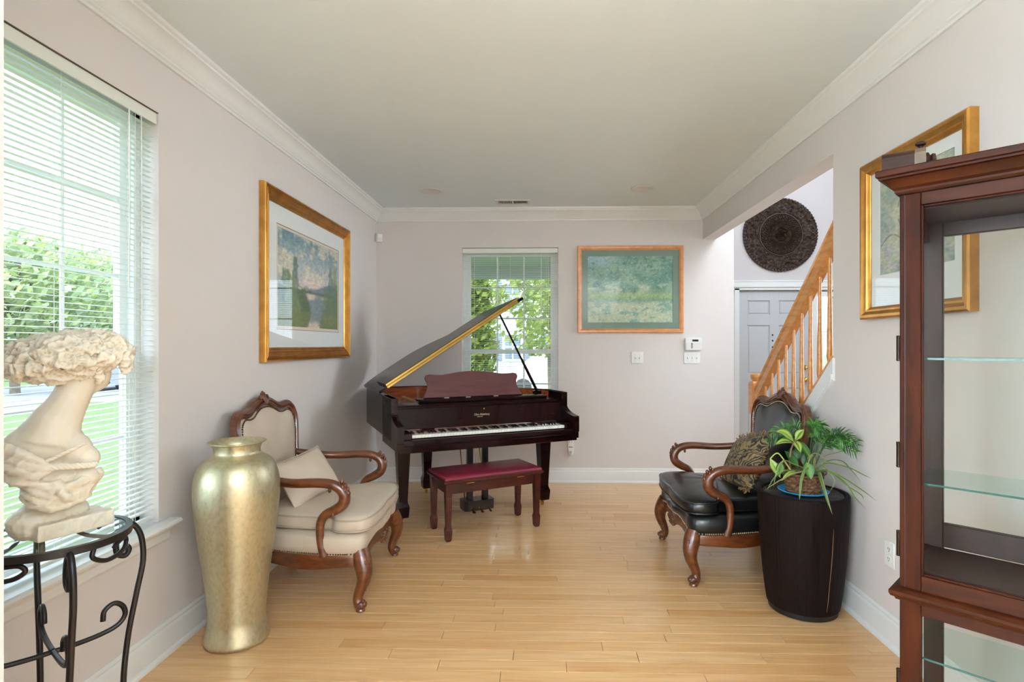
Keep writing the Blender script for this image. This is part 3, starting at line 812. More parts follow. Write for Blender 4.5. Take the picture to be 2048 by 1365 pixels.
    for s in (-1, 1):
        cb.tube([bp(s*.02, 1.042, .024), bp(s*.06, 1.034, .024), bp(s*.10, 1.017, .022), bp(s*.13, 1.006, .02)], [.008, .007, .006, .002], 6)
    cb.build('crest_carving', m_wd, t, 60)
    for s in (-1, 1):
        # open arm: from the back, level forward, curling over and down to the rail
        ap = [(-.625, .312, .700), (-.56, .325, .688), (-.46, .352, .668), (-.34, .378, .660), (-.22, .390, .665), (-.14, .392, .658), (-.090, .390, .630), (-.072, .388, .590), (-.085, .386, .550), (-.125, .384, .522), (-.170, .382, .500), (-.196, .382, .465), (-.202, .383, .41), (-.196, .384, .35), (-.180, .384, .285)]
        pth = cr([(x, s*y, z) for x, y, z in ap], 4)
        rd = crs([.019, .021, .024, .024, .025, .026, .028, .030, .029, .027, .024, .022, .021, .021, .024], 4)
        MB().tube(pth, rd, 10, up=(0, 1, 0)).build('arm', m_wd, t, 60)
        cv = MB()
        for k in range(9):
            a = k/8; x = -.118+.075*math.sin(a*2.2); z = .672-.16*a
            x = -.052 - .05*(a-.42)**2*4 ; 
            cv.ball((x+.002, s*.390, z), (.010, .012-.004*abs(a-.4), .014), 8, 5)
            for w in (-1, 1): cv.ball((x-.008, s*(.390+w*.016), z-.006), (.007, .007, .012), 6, 5)
        cv.build('arm_carving', m_wd, t, 60)
        MB().ball((-.150, s*.388, .626), (.009, .009, .013), 8, 6).build('arm_scroll', m_wd, t, 60)
        # front cabriole leg with scroll foot
        lp = [(-.005, .345, .300), (.012, .362, .250), (.026, .378, .200), (.022, .380, .150), (.004, .376, .105), (-.008, .376, .065), (-.002, .382, .035), (.012, .388, .014)]
        pth = cr([(x, s*y, z) for x, y, z in lp], 4)
        rd = crs([.046, .048, .042, .034, .028, .025, .026, .022], 4)
        ft = MB().tube(pth, rd, 10, up=(1, 0, 0))
        for w in (-1, 1):
            ft.xf = Matrix.Translation((.014, s*.388+w*.014, .036)) @ Matrix.Rotation(R(90), 4, 'X')
            ft.lathe([(0, -.012), (.012, -.012), (.019, -.006), (.019, .006), (.012, .012), (0, .012)], 12)
            ft.xf = None
        ft.ball((.032, s*.39, .036), (.012, .02, .016), 8, 6); ft.lathe([(.020, 0), (.024, .004), (.022, .016), (.016, .02)], 12, (.010, s*.388, 0))
        lg = ft.build('front_leg', m_wd, t, 50)
        lf = MB()
        for k in range(6):
            z = .245-.024*k; wd_ = .022-.003*k
            xx = .050-.0035*k + (.008 if k in (1, 2) else 0)
            lf.ball((xx, s*(.378+.003*k), z), (.008, .006, .018), 6, 5)
            for w in (-1, 1): lf.ball((xx-.010, s*(.378+.003*k)+w*wd_, z+.006), (.009, .007, .016), 6, 5)
        lf.ball((.030, s*.388, .110), .009, 8, 6)
        lf.build('leg_carving', m_wd, lg, 60)
        # raked rear leg
        q = lambda x, y, z, r: [(x-r, s*y-r, z), (x+r, s*y-r, z), (x+r, s*y+r, z), (x-r, s*y+r, z)]
        MB().rings([q(-.588, .255, .36, .024), q(-.592, .258, .24, .024), q(-.605, .27, .12, .020), q(-.628, .285, .0, .016)]).build('rear_leg', m_wd, t, 30)
    # carved apron at the centre of the front rail
    ab = MB()
    for y, z, r in ((0, .262, .020), (.022, .262, .015), (-.022, .262, .015), (.046, .258, .013), (-.046, .258, .013), (.07, .262, .011), (-.07, .262, .011), (.012, .240, .012), (-.012, .240, .012), (.036, .240, .011), (-.036, .240, .011), (.09, .268, .009), (-.09, .268, .009), (0, .280, .013), (.055, .278, .009), (-.055, .278, .009)):
        ab.ball((.036-.5*y*y, y, z), (.014, r, r), 8, 6)
    ab.build('apron_carving', m_wd, t, 60)
    return t
m_walnut = wood('carved_walnut', [(.25, C(50, 22, 8)), (.5, C(88, 43, 18)), (.75, C(114, 60, 27))], .33, .3, .12, scale=(4, 14, 14), noise=3)
m_beige = mat('beige_leather', C(196, 180, 162), .5, var=(7, .04), bump=(120, .08, .001))
m_beigep = mat('beige_piping', C(176, 160, 142), .55)
m_blackl = mat('black_leather', C(17, 17, 18), .30, var=(7, .15), bump=(130, .10, .001))
m_blackp = mat('black_piping', C(24, 22, 22), .3)
m_nail = mat('antique_nail', C(92, 72, 50), .35, metal=.9)
m_nailb = mat('bright_nail', C(176, 160, 134), .3, metal=.9)
armchair('carved_armchair', 'carved walnut armchair with beige leather beside the gold vase', (-.965, 3.275, 0), R(2.0), m_beige, m_beigep, m_walnut, m_nail, m_beige)
armchair('carved_armchair', 'carved walnut armchair with black leather beside the dark drum table', (.866, 3.630, 0), R(180+1.0), m_blackl, m_blackp, m_walnut, m_nailb, m_blackl)

# ================================================================== throw pillows
def put_pillow(name, label, w, h, T, M, m, parts=None, m_edge=None):
    t = bpy.data.objects.new(name, None); COL.objects.link(t); t.matrix_world = M; t.empty_display_size = .1
    tag(t, label, 'pillow')
    pillow_mesh(w, h, T).build('pillow_cover', m, t, 60)
    return t
def pil_matrix(c, right, up):
    r = Vector(right).normalized(); u = (Vector(up)-r*Vector(up).dot(r)).normalized(); n = r.cross(u)
    return Matrix(((r.x, u.x, n.x, c[0]), (r.y, u.y, n.y, c[1]), (r.z, u.z, n.z, c[2]), (0, 0, 0, 1)))
pb = put_pillow('throw_pillow', 'plain beige leather lumbar pillow leaning on the beige armchair seat', .41, .28, .12, pil_matrix((-1.36, 3.22, .620), (.26, .96, .10), (-.52, .10, .82)), m_beige)
MB().tube([(-.205, -.14, 0), (0, -.1316, 0), (.205, -.14, 0), (.1927, 0, 0), (.205, .14, 0), (0, .1316, 0), (-.205, .14, 0), (-.1927, 0, 0)], .0035, 6, closed=True).build('piping', m_beigep, pb)
def brocade():
    m, n, l, b = _new('brocade')
    v = _coords(n, l, (1, 1, 1))
    w = n.new('ShaderNodeTexNoise'); w.inputs['Scale'].default_value = 9; w.inputs['Detail'].default_value = 2; l.new(v, w.inputs['Vector'])
    mx = n.new('ShaderNodeVectorMath'); mx.operation = 'MULTIPLY_ADD'; mx.inputs[1].default_value = (.16, .16, .16)
    l.new(w.outputs['Color'], mx.inputs[0]); l.new(v, mx.inputs[2])
    vo = n.new('ShaderNodeTexVoronoi'); vo.feature = 'SMOOTH_F1'; vo.inputs['Scale'].default_value = 22; l.new(mx.outputs[0], vo.inputs['Vector'])
    wv = n.new('ShaderNodeTexWave'); wv.wave_type = 'RINGS'; wv.inputs['Scale'].default_value = 14; wv.inputs['Distortion'].default_value = 9; wv.inputs['Detail'].default_value = 1; wv.inputs['Detail Scale'].default_value = 1.4
    l.new(mx.outputs[0], wv.inputs['Vector'])
    r = _ramp(n, [(.0, C(18, 20, 24)), (.24, C(30, 30, 30)), (.30, C(92, 78, 56)), (.75, C(108, 92, 66)), (.9, C(140, 116, 74))])
    l.new(wv.outputs['Fac'], r.inputs['Fac']); l.new(r.outputs['Color'], b.inputs['Base Color']); b.inputs['Roughness'].default_value = .7
    return m
m_broc = brocade()
m_fringe = mat('pillow_fringe', C(120, 92, 56), .8, var=(60, .4))
pk = put_pillow('throw_pillow', 'black and gold brocade pillow with fringe on the black armchair', .46, .36, .15, pil_matrix((1.27, 3.57, .645), (.10, -.98, .22), (.45, .16, .88)), m_broc)
fr = MB(); rf = random.Random(4)
for k in range(230):
    a = rf.random()*4; e = a % 1; s = int(a)
    x, y = [(-.23+.46*e, -.18), (.23, -.18+.36*e), (.23-.46*e, .18), (-.23, .18-.36*e)][s]
    d = Vector(((0, -1), (1, 0), (0, 1), (-1, 0))[s]+(0,))
    p = Vector((x, y, 0))*.975
    q = p+d*rf.uniform(.012, .03)+Vector((rf.uniform(-.012, .012), rf.uniform(-.012, .012), rf.uniform(-.012, .012)))
    fr.tube([p, (p+q)/2+Vector((0, 0, rf.uniform(-.005, .005))), q], [.003, .0035, .0025], 5)
tag(fr.build('fringe', m_fringe, pk, 60), kind='stuff')

# ================================================================== gold floor vase
def gold_leaf():
    m, n, l, b = _new('gold_leaf')
    v = _coords(n, l, (1, 1, .6))
    t = n.new('ShaderNodeTexNoise'); t.inputs['Scale'].default_value = 70; t.inputs['Detail'].default_value = 6; t.inputs['Roughness'].default_value = .6; l.new(v, t.inputs['Vector'])
    r = _ramp(n, [(.3, C(184, 173, 138)), (.5, C(200, 192, 161)), (.7, C(209, 202, 174))]); l.new(t.outputs['Fac'], r.inputs['Fac']); l.new(r.outputs['Color'], b.inputs['Base Color'])
    r2 = _ramp(n, [(.3, (.32, .32, .32, 1)), (.7, (.46, .46, .46, 1))]); l.new(t.outputs['Fac'], r2.inputs['Fac']); l.new(r2.outputs['Color'], b.inputs['Roughness'])
    b.inputs['Metallic'].default_value = .88
    t2 = n.new('ShaderNodeTexNoise'); t2.inputs['Scale'].default_value = 60; t2.inputs['Detail'].default_value = 5; l.new(v, t2.inputs['Vector'])
    bp = n.new('ShaderNodeBump'); bp.inputs['Strength'].default_value = .05; bp.inputs['Distance'].default_value = .003
    l.new(t2.outputs['Fac'], bp.inputs['Height']); l.new(bp.outputs['Normal'], b.inputs['Normal'])
    return m
vp = [(.128, 0), (.136, .006), (.140, .018), (.135, .045), (.126, .085), (.123, .115), (.128, .19), (.138, .29), (.152, .40), (.168, .52), (.179, .62), (.184, .70), (.180, .76), (.168, .805), (.148, .84), (.118, .862), (.104, .872), (.100, .885), (.102, .905), (.112, .918), (.124, .924), (.126, .928), (.122, .931)]
vs = [(p.x, p.y) for p in cr([(a, b, 0) for a, b in vp], 3)]
vin = [(.108, .92), (.094, .90), (.092, .875), (.11, .855), (.15, .80), (.17, .70), (.15, .5), (.11, .12), (0, .10)]
v = MB().lathe([(0, 0)]+vs+vin, 56).build('floor_vase', gold_leaf(), None, 60, (-1.430, 2.60, 0))
tag(v, 'tall gold leaf floor vase standing beside the beige armchair', 'vase')

# ================================================================== wrought-iron plant stand and plaster bust
m_iron = mat('wrought_iron', C(24, 20, 20), .38, metal=.3, var=(30, .2))
m_tglass = glass('table_glass', (.90, .97, .94, 1), .9, 1.5)
TX, TY, TZ, TR = -1.397, 1.572, .84, .178
def stand():
    t = thing('plant_stand', 'black wrought iron plant stand with round glass top and scrolled legs', 'side table', (TX, TY, 0), 0)
    MB().lathe([(0, TZ-.010), (TR-.010, TZ-.010), (TR-.008, TZ-.008), (TR-.008, TZ-.004), (TR-.010, TZ-.002), (0, TZ-.002)], 48).build('glass_top', m_tglass, t, 30)
    ring = [(TR*math.cos(2*math.pi*k/48), TR*math.sin(2*math.pi*k/48), TZ-.010) for k in range(48)]
    MB().tube(ring, [(.008, .010)]*48, closed=True, sec=[(-1, -1), (1, -1), (1, 1), (-1, 1)]).build('top_ring', m_iron, t, 30)
    for k in range(4):
        a = R(90*k-38)
        ca, sa = math.cos(a), math.sin(a); f = lambda r, z, d=0: (r*ca-d*sa, r*sa+d*ca, z)
        # leg: rises from the foot, swells out near the top and bends into a scroll under the ring
        lp = [(.21, 0), (.188, .12), (.168, .30), (.178, .46), (.202, .60), (.220, .70), (.214, .78), (.190, .822), (.166, .812), (.150, .775), (.152, .74), (.172, .728), (.182, .744), (.176, .758)]
        pth = cr([f(r, z) for r, z in lp], 5)
        MB().tube(pth, .0085, 8, up=(-sa, ca, 0)).build('leg', m_iron, t, 50)
        sp = [(.116, .546), (.120, .575), (.144, .590), (.166, .574), (.172, .545), (.152, .52), (.11, .508), (.05, .503), (.004, .503)]
        MB().tube(cr([f(r, z) for r, z in sp], 5), .0075, 8, up=(-sa, ca, 0)).build('leg_scroll', m_iron, t, 50)
        # apron scroll lying along the ring between the legs
        b0 = a+R(45)
        def g(da, z, r=TR-.004): return (r*math.cos(b0+da), r*math.sin(b0+da), z)
        sc = [(R(-26), TZ-.018), (R(-27), TZ-.045), (R(-14), TZ-.066), (R(6), TZ-.062), (R(16), TZ-.044), (R(12), TZ-.028), (R(-1), TZ-.030), (R(-6), TZ-.040)]
        MB().tube(cr([g(d, z) for d, z in sc], 5), .0065, 8).build('apron_scroll', m_iron, t, 50)
    lr = [( .150*math.cos(2*math.pi*k/40), .150*math.sin(2*math.pi*k/40), .30) for k in range(40)]
    MB().tube(lr, .006, 8, closed=True).build('lower_ring', m_iron, t, 50)
stand()

def plaster():
    m, n, l, b = _new('mottled_plaster')
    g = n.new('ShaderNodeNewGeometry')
    r = _ramp(n, [(.40, C(176, 154, 128)), (.49, C(226, 217, 200)), (.60, C(238, 233, 221))])  # tan in the crevices, paler cream on raised parts
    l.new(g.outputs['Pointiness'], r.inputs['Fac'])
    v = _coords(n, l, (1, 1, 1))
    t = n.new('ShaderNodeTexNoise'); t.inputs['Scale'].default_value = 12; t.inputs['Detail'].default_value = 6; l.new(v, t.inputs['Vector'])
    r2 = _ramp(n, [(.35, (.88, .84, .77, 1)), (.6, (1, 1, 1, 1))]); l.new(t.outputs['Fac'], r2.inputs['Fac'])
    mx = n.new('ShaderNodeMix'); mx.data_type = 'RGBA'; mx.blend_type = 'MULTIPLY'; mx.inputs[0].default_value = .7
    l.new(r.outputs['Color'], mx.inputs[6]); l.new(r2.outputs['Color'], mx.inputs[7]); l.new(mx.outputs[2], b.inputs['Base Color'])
    b.inputs['Roughness'].default_value = .55
    return m
m_plaster = plaster()
def bust():
    # local frame: x to the viewer's right, y away from the viewer, z up; origin under the base
    BX, BY = TX+.016, TY+.015
    t = thing('plaster_bust', 'mottled plaster bust of a woman with windblown curls and draped shoulders', 'sculpture', (BX, BY, TZ+.0005), R(41))
    k = .001128
    X = lambda px: (px-133)*k
    Z = lambda py: 1.38-(py-690)/704-(TZ-.001)
    def disp(me, fn):
        me.calc_loop_triangles() if False else None
        nrm = [v.normal.copy() for v in me.vertices]
        for v, n in zip(me.vertices, nrm): v.co += n*fn(v.co)
    # ---- body: torso, shoulders, neck, head turned to the right and away
    b = MB()
    b.ball((X(115), .01, Z(960)), (.072, .060, .085), 16, 12)
    b.ball((X(100), .015, Z(900)), (.082, .066, .070), 16, 12)
    b.ball((X(58), .02, Z(895)), (.052, .050, .055), 14, 10)           # near shoulder
    b.ball((X(130), .06, Z(890)), (.055, .05, .05), 14, 10)            # far shoulder
    b.ball((X(178), -.005, Z(925)), (.036, .040, .036), 14, 10)        # breast
    b.ball((X(176), -.025, Z(962)), (.036, .034, .030), 14, 10)
    b.ball((X(150), .0, Z(905)), (.05, .05, .05), 14, 10)
    nk = cr([(X(105), .02, Z(885)), (X(118), .018, Z(850)), (X(140), .018, Z(815)), (X(158), .02, Z(780)), (X(170), .02, Z(750))], 5)
    b.tube(nk, crs([.078, .064, .050, .046, .046], 5), 16)
    b.tube(cr([(X(40), .02, Z(890)), (X(78), .02, Z(862)), (X(112), .02, Z(830)), (X(135), .02, Z(800))], 5), crs([.03, .036, .036, .03], 5), 14)
    b.ball((X(178), .03, Z(738)), (.062, .066, .066), 16, 12)          # skull
    b.ball((X(205), .035, Z(752)), (.034, .042, .044), 14, 10)         # face
    b.ball((X(213), .038, Z(772)), (.018, .026, .018), 12, 8)          # chin
    b.tube([(X(180), .03, Z(778)), (X(212), .035, Z(775))], [.030, .018], 12)   # jaw
    b.ball((X(226), .046, Z(752)), (.010, .010, .016), 10, 8)          # nose
    b.ball((X(222), .044, Z(766)), (.008, .014, .006), 10, 8)          # lips
    b.tube(cr([(X(95), .01, Z(1035)), (X(105), .01, Z(1010)), (X(112), .01, Z(985))], 4), crs([.066, .052, .060], 4), 14)
    me = remesh(b, .0045, 9, .5)
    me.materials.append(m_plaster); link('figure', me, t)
    # ---- windblown curls: thick wavy locks sweeping out from the crown
    h = MB(); rh = random.Random(21)
    HM = Matrix.Translation((X(143), .004, Z(722))) @ Matrix.Rotation(R(-9), 4, 'Y')
    ha, hb_, hc_ = .137, .088, .074
    h.xf = HM; h.ball((0, 0, 0), (ha*.90, hb_*.9, hc_*.86), 24, 16); h.xf = None
    def surf(th, ph, k=1.0):
        sq_ = .62 if th > 1.57 else 1.0
        return HM @ Vector((ha*k*math.sin(th)*math.cos(ph), hb_*k*math.sin(th)*math.sin(ph), hc_*k*math.cos(th)*sq_))
    for layer, cnt in ((0, 30), (1, 34)):
        for q in range(cnt):
            ph0 = 2*math.pi*(q+rh.uniform(-.3, .3))/cnt; w0 = rh.uniform(0, 6.28); amp = rh.uniform(.16, .34)
            t0, t1 = (rh.uniform(.15, .45), rh.uniform(1.0, 1.4)) if layer == 0 else (rh.uniform(.75, 1.0), rh.uniform(1.75, 2.15))
            pts = []
            for k_ in range(9):
                f = k_/8
                pts.append(surf(t0+(t1-t0)*f, ph0+amp*math.sin(w0+f*7.0), .96+.07*math.sin(w0*2+f*9)+(.06*f*f if layer else 0)))
            r0 = rh.uniform(.010, .016)
            h.tube(cr(pts, 3), crs([r0*.5, r0*.9, r0, r0*1.1, r0, r0*1.1, r0*.95, r0*.7, r0*.3], 3), 8)
    for q in range(16):
        ph0 = 2*math.pi*q/16+rh.uniform(-.2, .2); c = surf(rh.uniform(1.5, 1.9), ph0, 1.04)
        a0 = rh.uniform(0, 6.28); r0 = rh.uniform(.010, .017)
        pts = [c+Vector((r0*math.cos(a0+w*.95)*(1-.1*w), -.004*w*math.copysign(1, math.sin(ph0)), r0*math.sin(a0+w*.95)*(1-.1*w))) for w in range(6)]
        h.tube(cr(pts, 3), crs([.005, .009, .010, .009, .007, .004], 3), 7)
    for (x0, y0, x1, y1) in ((225, 700, 272, 736), (212, 684, 268, 704), (238, 712, 262, 748), (190, 730, 205, 768)):
        h.tube(cr([(X(x0), -.03, Z(y0)), (X((x0+x1)/2+8), -.035, Z((y0+y1)/2-8)), (X(x1), -.015, Z(y1))], 5), crs([.012, .014, .005], 5), 8)
    me = remesh(h, .0030, 2, .4)
    def hf(p):
        rdg = 1-abs(mnoise.noise((p+Vector((.3, .1, .7)))*34)); fine = 1-abs(mnoise.noise(p*85))
        return .013*(rdg**3)-.006+.005*(fine**3)
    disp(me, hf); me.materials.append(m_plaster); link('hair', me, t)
    # ---- drapery: folds slung from the shoulder, twisted cord and gathered cloth
    d = MB()
    def fold(pts, r, n=10): d.tube(cr(pts, 5), crs(r, 5), n)
    F = -.075
    fold([(X(4), -.01, Z(880)), (X(35), -.045, Z(892)), (X(70), -.068, Z(908)), (X(100), F, Z(922))], [.012, .014, .012, .008])
    fold([(X(4), -.005, Z(908)), (X(40), -.05, Z(925)), (X(75), -.072, Z(940)), (X(110), F, Z(936))], [.014, .017, .014, .008])
    fold([(X(6), 0, Z(893)), (X(40), -.045, Z(908)), (X(80), -.07, Z(925)), (X(120), F-.002, Z(930))], [.016, .019, .016, .008])
    fold([(X(30), -.02, Z(940)), (X(52), -.055, Z(950)), (X(75), -.066, Z(945)), (X(95), F, Z(935))], [.018, .02, .014, .006])
    d.ball((X(108), .004, Z(958)), (.078, .070, .040), 18, 12); d.ball((X(112), .004, Z(988)), (.070, .062, .036), 18, 12)
    for q, (za, zb_, r) in enumerate(((944, 968, .013), (956, 985, .012), (975, 992, .011), (990, 1002, .011), (962, 972, .009))):
        fold([(X(42+6*q), -.018, Z(za)), (X(66+3*q), -.058, Z(za+8)), (X(104), -.072, Z((za+zb_)/2+12)), (X(140), -.068, Z(zb_+4)), (X(172), -.052, Z(zb_-4)), (X(196), -.022, Z(zb_-16))], [r*.6, r, r*1.1, r*.9, r*.9, r*.5])
    fold([(X(120), -.07, Z(958)), (X(128), -.082, Z(975)), (X(140), -.082, Z(988)), (X(156), -.074, Z(998))], [.009, .011, .010, .004])
    fold([(X(122), -.075, Z(960)), (X(112), -.08, Z(975)), (X(104), -.074, Z(985))], [.010, .010, .004])
    fold([(X(188), -.02, Z(950)), (X(203), -.01, Z(958)), (X(198), -.005, Z(972)), (X(194), -.01, Z(990))], [.010, .014, .010, .006])
    fold([(X(60), .06, Z(950)), (X(120), .075, Z(960)), (X(180), .05, Z(955))], [.03, .03, .03])
    fold([(X(70), .05, Z(985)), (X(120), .065, Z(990)), (X(175), .045, Z(985))], [.03, .03, .03])
    me = remesh(d, .0034, 3, .5)
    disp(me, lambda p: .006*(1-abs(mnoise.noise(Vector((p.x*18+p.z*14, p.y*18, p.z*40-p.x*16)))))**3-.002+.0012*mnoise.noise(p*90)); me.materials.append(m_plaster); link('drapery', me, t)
    # twisted cord across the chest
    c0 = cr([(X(100), -.072, Z(917)), (X(122), -.076, Z(908)), (X(150), -.058, Z(899)), (X(178), -.035, Z(890))], 8)
    c1 = cr([(X(88), -.074, Z(928)), (X(125), -.082, Z(928)), (X(160), -.068, Z(932)), (X(194), -.04, Z(936)), (X(200), -.01, Z(930))], 8)
    cb = MB()
    for base, r in ((c0, .0045), (c1, .0075)):
        for ph in (0, 2.1, 4.2):
            cb.tube([p+Vector((0, math.cos(i*.9+ph)*r*.6, math.sin(i*.9+ph)*r*.6)) for i, p in enumerate(base)], r*.7, 7)
    cb.build('twisted_cord', m_plaster, t, 60)
    # ---- base: sawn block with a rough rocky mound at the back
    p = MB(Matrix.Rotation(R(25), 4, 'Z'))
    p.box(-.085, .105, -.058, .046, .001, .046)
    p.ball((-.05, .02, .045), (.075, .055, .045), 14, 9); p.ball((.01, .015, .055), (.06, .045, .045), 14, 9); p.ball((-.085, .02, .028), (.030, .050, .030), 12, 8)
    me = remesh(p, .0035, 3, .5)
    disp(me, lambda q: (.003*mnoise.noise(q*40)+.0015*mnoise.noise(q*110))*(1 if q.z > .004 else 0)); me.materials.append(m_plaster); link('base', me, t)
bust()

# ================================================================== drum table, plate, basket of plants
def drum():
    t = thing('drum_table', 'tapered dark brown drum table with vertical ridges beside the black armchair', 'side table', (1.362, 2.985, 0))
    rd = random.Random(5); n = 190; jit = [rd.uniform(0, 1) for _ in range(n)]
    m = wood('dark_reed', [(.3, C(10, 5, 4)), (.55, C(20, 11, 9)), (.8, C(34, 20, 16))], .6, .0, .2, spec=.12, scale=(110, 110, 2), noise=2)
    def fr_(r, z, a, j):
        i = int(round(a/(2*math.pi)*n)) % n
        return r + ((.0013*jit[i]-.0012*(i % 2)) if 1 <= j <= 7 else 0)
    prof = [(.168, .03), (.174, .032), (.184, .10), (.196, .20), (.206, .32), (.213, .44), (.218, .54), (.219, .608), (.216, .614), (.200, .614), (.198, .606)]
    MB().lathe(prof+[(0, .606)], n, fr=fr_).build('drum_body', m, t, 25)
    MB().lathe([(.158, 0), (.166, .004), (.168, .03), (.15, .032)], 64).build('plinth', mat('plinth_black', C(18, 12, 11), .5), t, 30)
    co = [(0, .607)]; r = .006
    pr = [(0, .614)]
    for k in range(1, 16):
        pr += [(.0122*k-.0061, .617), (.0122*k-.001, .6125)]
    MB().lathe(pr+[(.192, .606)], 64, fr=lambda r, z, a, j: r).build('coiled_top', mat('coiled_rope_black', C(24, 20, 19), .38, var=(90, .35), bump=(180, .5, .003)), t, 60)
    a = R(-78)
    pts = [((rr+.0012)*math.cos(a+d), (rr+.0012)*math.sin(a+d), z) for rr, z, d in ((.180, .06, 0), (.188, .12, .01), (.197, .2, .012), (.2065, .31, .03), (.213, .42, .04), (.2155, .48, .045))]
    MB().tube(cr(pts, 3), crs([.0008, .0018, .0014, .002, .0015, .0006], 3), 5).build('split_seam', mat('raw_wood_split', C(122, 80, 48), .6), t)
drum()
PX, PY, PZ = 1.338, 2.925, .6185
pl = MB().lathe([(0, .002), (.07, .001), (.085, .003), (.118, .013), (.122, .017), (.119, .019), (.085, .008), (0, .006)], 48, fr=lambda r, z, a, j: r*(1+.012*math.cos(a*18)*(1 if r > .1 else 0)))
tag(pl.build('blue_plate', mat('bright_blue_plastic', C(20, 150, 214), .25, var=(40, .12)), None, 60, (PX, PY, PZ-.0002)), 'bright blue scalloped plate under the plant basket', 'plate')

def veg(name, rough=.4):
    return mat(name, (1, 1, 1, 1), rough, attr=True, spec=.4)
m_leaf = veg('leaf_green')
def leafstrip(path, wid, up, cols, fold=.25, nseg=None):
    """leaf: path of points, widths, colours (edge, centre)"""
    mb = MB(); P = [Vector(p) for p in path]; N = len(P); vs = []; fs = []; cs = []
    for i in range(N):
        t = (P[min(i+1, N-1)]-P[max(i-1, 0)]).normalized()
        s = t.cross(Vector(up))
        if s.length < 1e-4: s = t.orthogonal()
        s.normalize(); n = s.cross(t)
        w = wid[i]
        for q, (a, lift) in enumerate(((-1, fold), (-.5, fold*.4), (0, 0), (.5, fold*.4), (1, fold))):
            vs.append(P[i]+s*(a*w)+n*(lift*w)); cs.append(cols[0] if abs(a) == 1 else (cols[1] if abs(a) == .5 else cols[2]))
    for i in range(N-1):
        for q in range(4): fs.append((i*5+q, i*5+q+1, (i+1)*5+q+1, (i+1)*5+q))
    mb.add(vs, fs, cs); return mb
def plant():
    t = thing('basket_plant', 'wicker basket of mixed green houseplants standing on the blue plate', 'potted plant', (PX, PY, PZ+.008), R(-24))
    rp = random.Random(8)
    m_wick = mat('wicker', C(84, 54, 34), .55, var=(90, .5, C(128, 90, 58)), bump=(150, .5, .003))
    # basket: woven wall
    rows_, n = 15, 72
    prof = [(0, .0), (.078, .0)]+[(.078+.016*(j/rows_)**.8, .001+.092*j/rows_) for j in range(1, rows_+1)]+[(.088, .095), (.084, .080), (0, .078)]
    def weave(r, z, a, j):
        if 2 <= j <= rows_+1: return r+.0055*math.cos(a*14+(j//3 % 2)*math.pi)-(.0045 if j % 3 == 0 else 0)
        return r
    MB().lathe(prof, n, fr=weave).build('basket', m_wick, t, 30)
    for z, r in ((.095, .096), (.004, .080)):
        for ph in (0, math.pi):
            MB().tube([((r+.003*math.cos(20*a+ph))*math.cos(a), (r+.003*math.cos(20*a+ph))*math.sin(a), z+.003*math.sin(20*a+ph)) for a in [2*math.pi*k/120 for k in range(120)]], .0032, 5, closed=True).build('braided_rim', m_wick, t, 60)
    for s in (-1, 1):
        a0 = R(200) if s < 0 else R(20)
        c = Vector((.094*math.cos(a0), .094*math.sin(a0), .085)); tang = Vector((-math.sin(a0), math.cos(a0), 0))
        MB().tube(cr([c-tang*.02, c-tang*.02+Vector((.012*math.cos(a0), .012*math.sin(a0), .012)), c+Vector((.018*math.cos(a0), .018*math.sin(a0), .016)), c+tang*.02+Vector((.012*math.cos(a0), .012*math.sin(a0), .012)), c+tang*.02], 4), .0035, 6).build('handle', m_wick, t, 60)
    MB().lathe([(0, .084), (.05, .083), (.086, .080)], 24).build('soil', mat('soil', C(48, 36, 28), .9, bump=(60, 1, .01)), t)
    def img(dx, dz, dy=0): # offsets as seen: dx to the viewer's right, dz up, dy away
        return Vector((dx*.91+dy*.41, dx*-.41*0+dy*.91-.0*dx+dx*.0, dz))
    G = C(34, 84, 26); LG = C(96, 134, 44); Y = C(164, 178, 84); DG = C(22, 58, 22)
    def big(base, tip, w, sag, edge, mid, rib, up=(0, -.6, .8)):
        b, e = Vector(base), Vector(tip); n = 9; P = []
        for i in range(n):
            f = i/(n-1); p = b.lerp(e, f); p.z += sag*math.sin(math.pi*f)*1.0; P.append(p)
        prof = [.04, .42, .78, .97, 1.0, .90, .70, .40, .02]
        leafstrip(P, [w*x for x in prof], up, (edge, mid, rib)).build('leaf', m_leaf, t, 60, colors=True, recalc=False)
    m_stem = mat('plant_stem', C(122, 88, 58), .5, var=(20, .15))
    S = lambda x, z, y=0: Vector((x, y, z))
    # broad-leaved variegated stems on the left
    st1 = cr([S(-.055, .08, -.01), S(-.062, .16, -.02), S(-.052, .225, -.02), S(-.035, .262, -.02)], 5)
    MB().tube(st1, .005, 7).build('stem', m_stem, t, 60)
    big(S(-.045, .255, -.02), S(-.125, .305, -.045), .027, .016, G, Y, LG)
    big(S(-.035, .262, -.02), S(.005, .318, -.02), .022, .006, LG, Y, G)
    big(S(-.048, .248, -.02), S(-.128, .240, -.06), .017, .012, LG, Y, G)
    big(S(-.035, .255, -.02), S(.04, .165, -.05), .019, .02, G, G, LG)
    big(S(-.038, .255, -.02), S(-.012, .21, -.07), .018, .01, LG, Y, G)
    big(S(.02, .275, .02), S(.085, .29, .03), .014, .008, LG, LG, G)
    st2 = cr([S(-.04, .08, -.03), S(-.075, .14, -.05), S(-.11, .19, -.05), S(-.13, .19, -.05), S(-.152, .165, -.05)], 5)
    MB().tube(st2, .0035, 6).build('stem', mat('pale_stem', C(160, 176, 88), .5), t, 60)
    big(S(-.155, .165, -.05), S(-.105, .075, -.075), .020, .0, LG, Y, LG, up=(.3, -.9, .1))
    big(S(-.10, .15, -.06), S(-.115, .085, -.09), .020, .004, G, LG, G, up=(.2, -.9, .2))
    big(S(.015, .165, -.07), S(.035, .085, -.10), .026, .006, G, C(70, 118, 50), LG, up=(.1, -.9, .2))
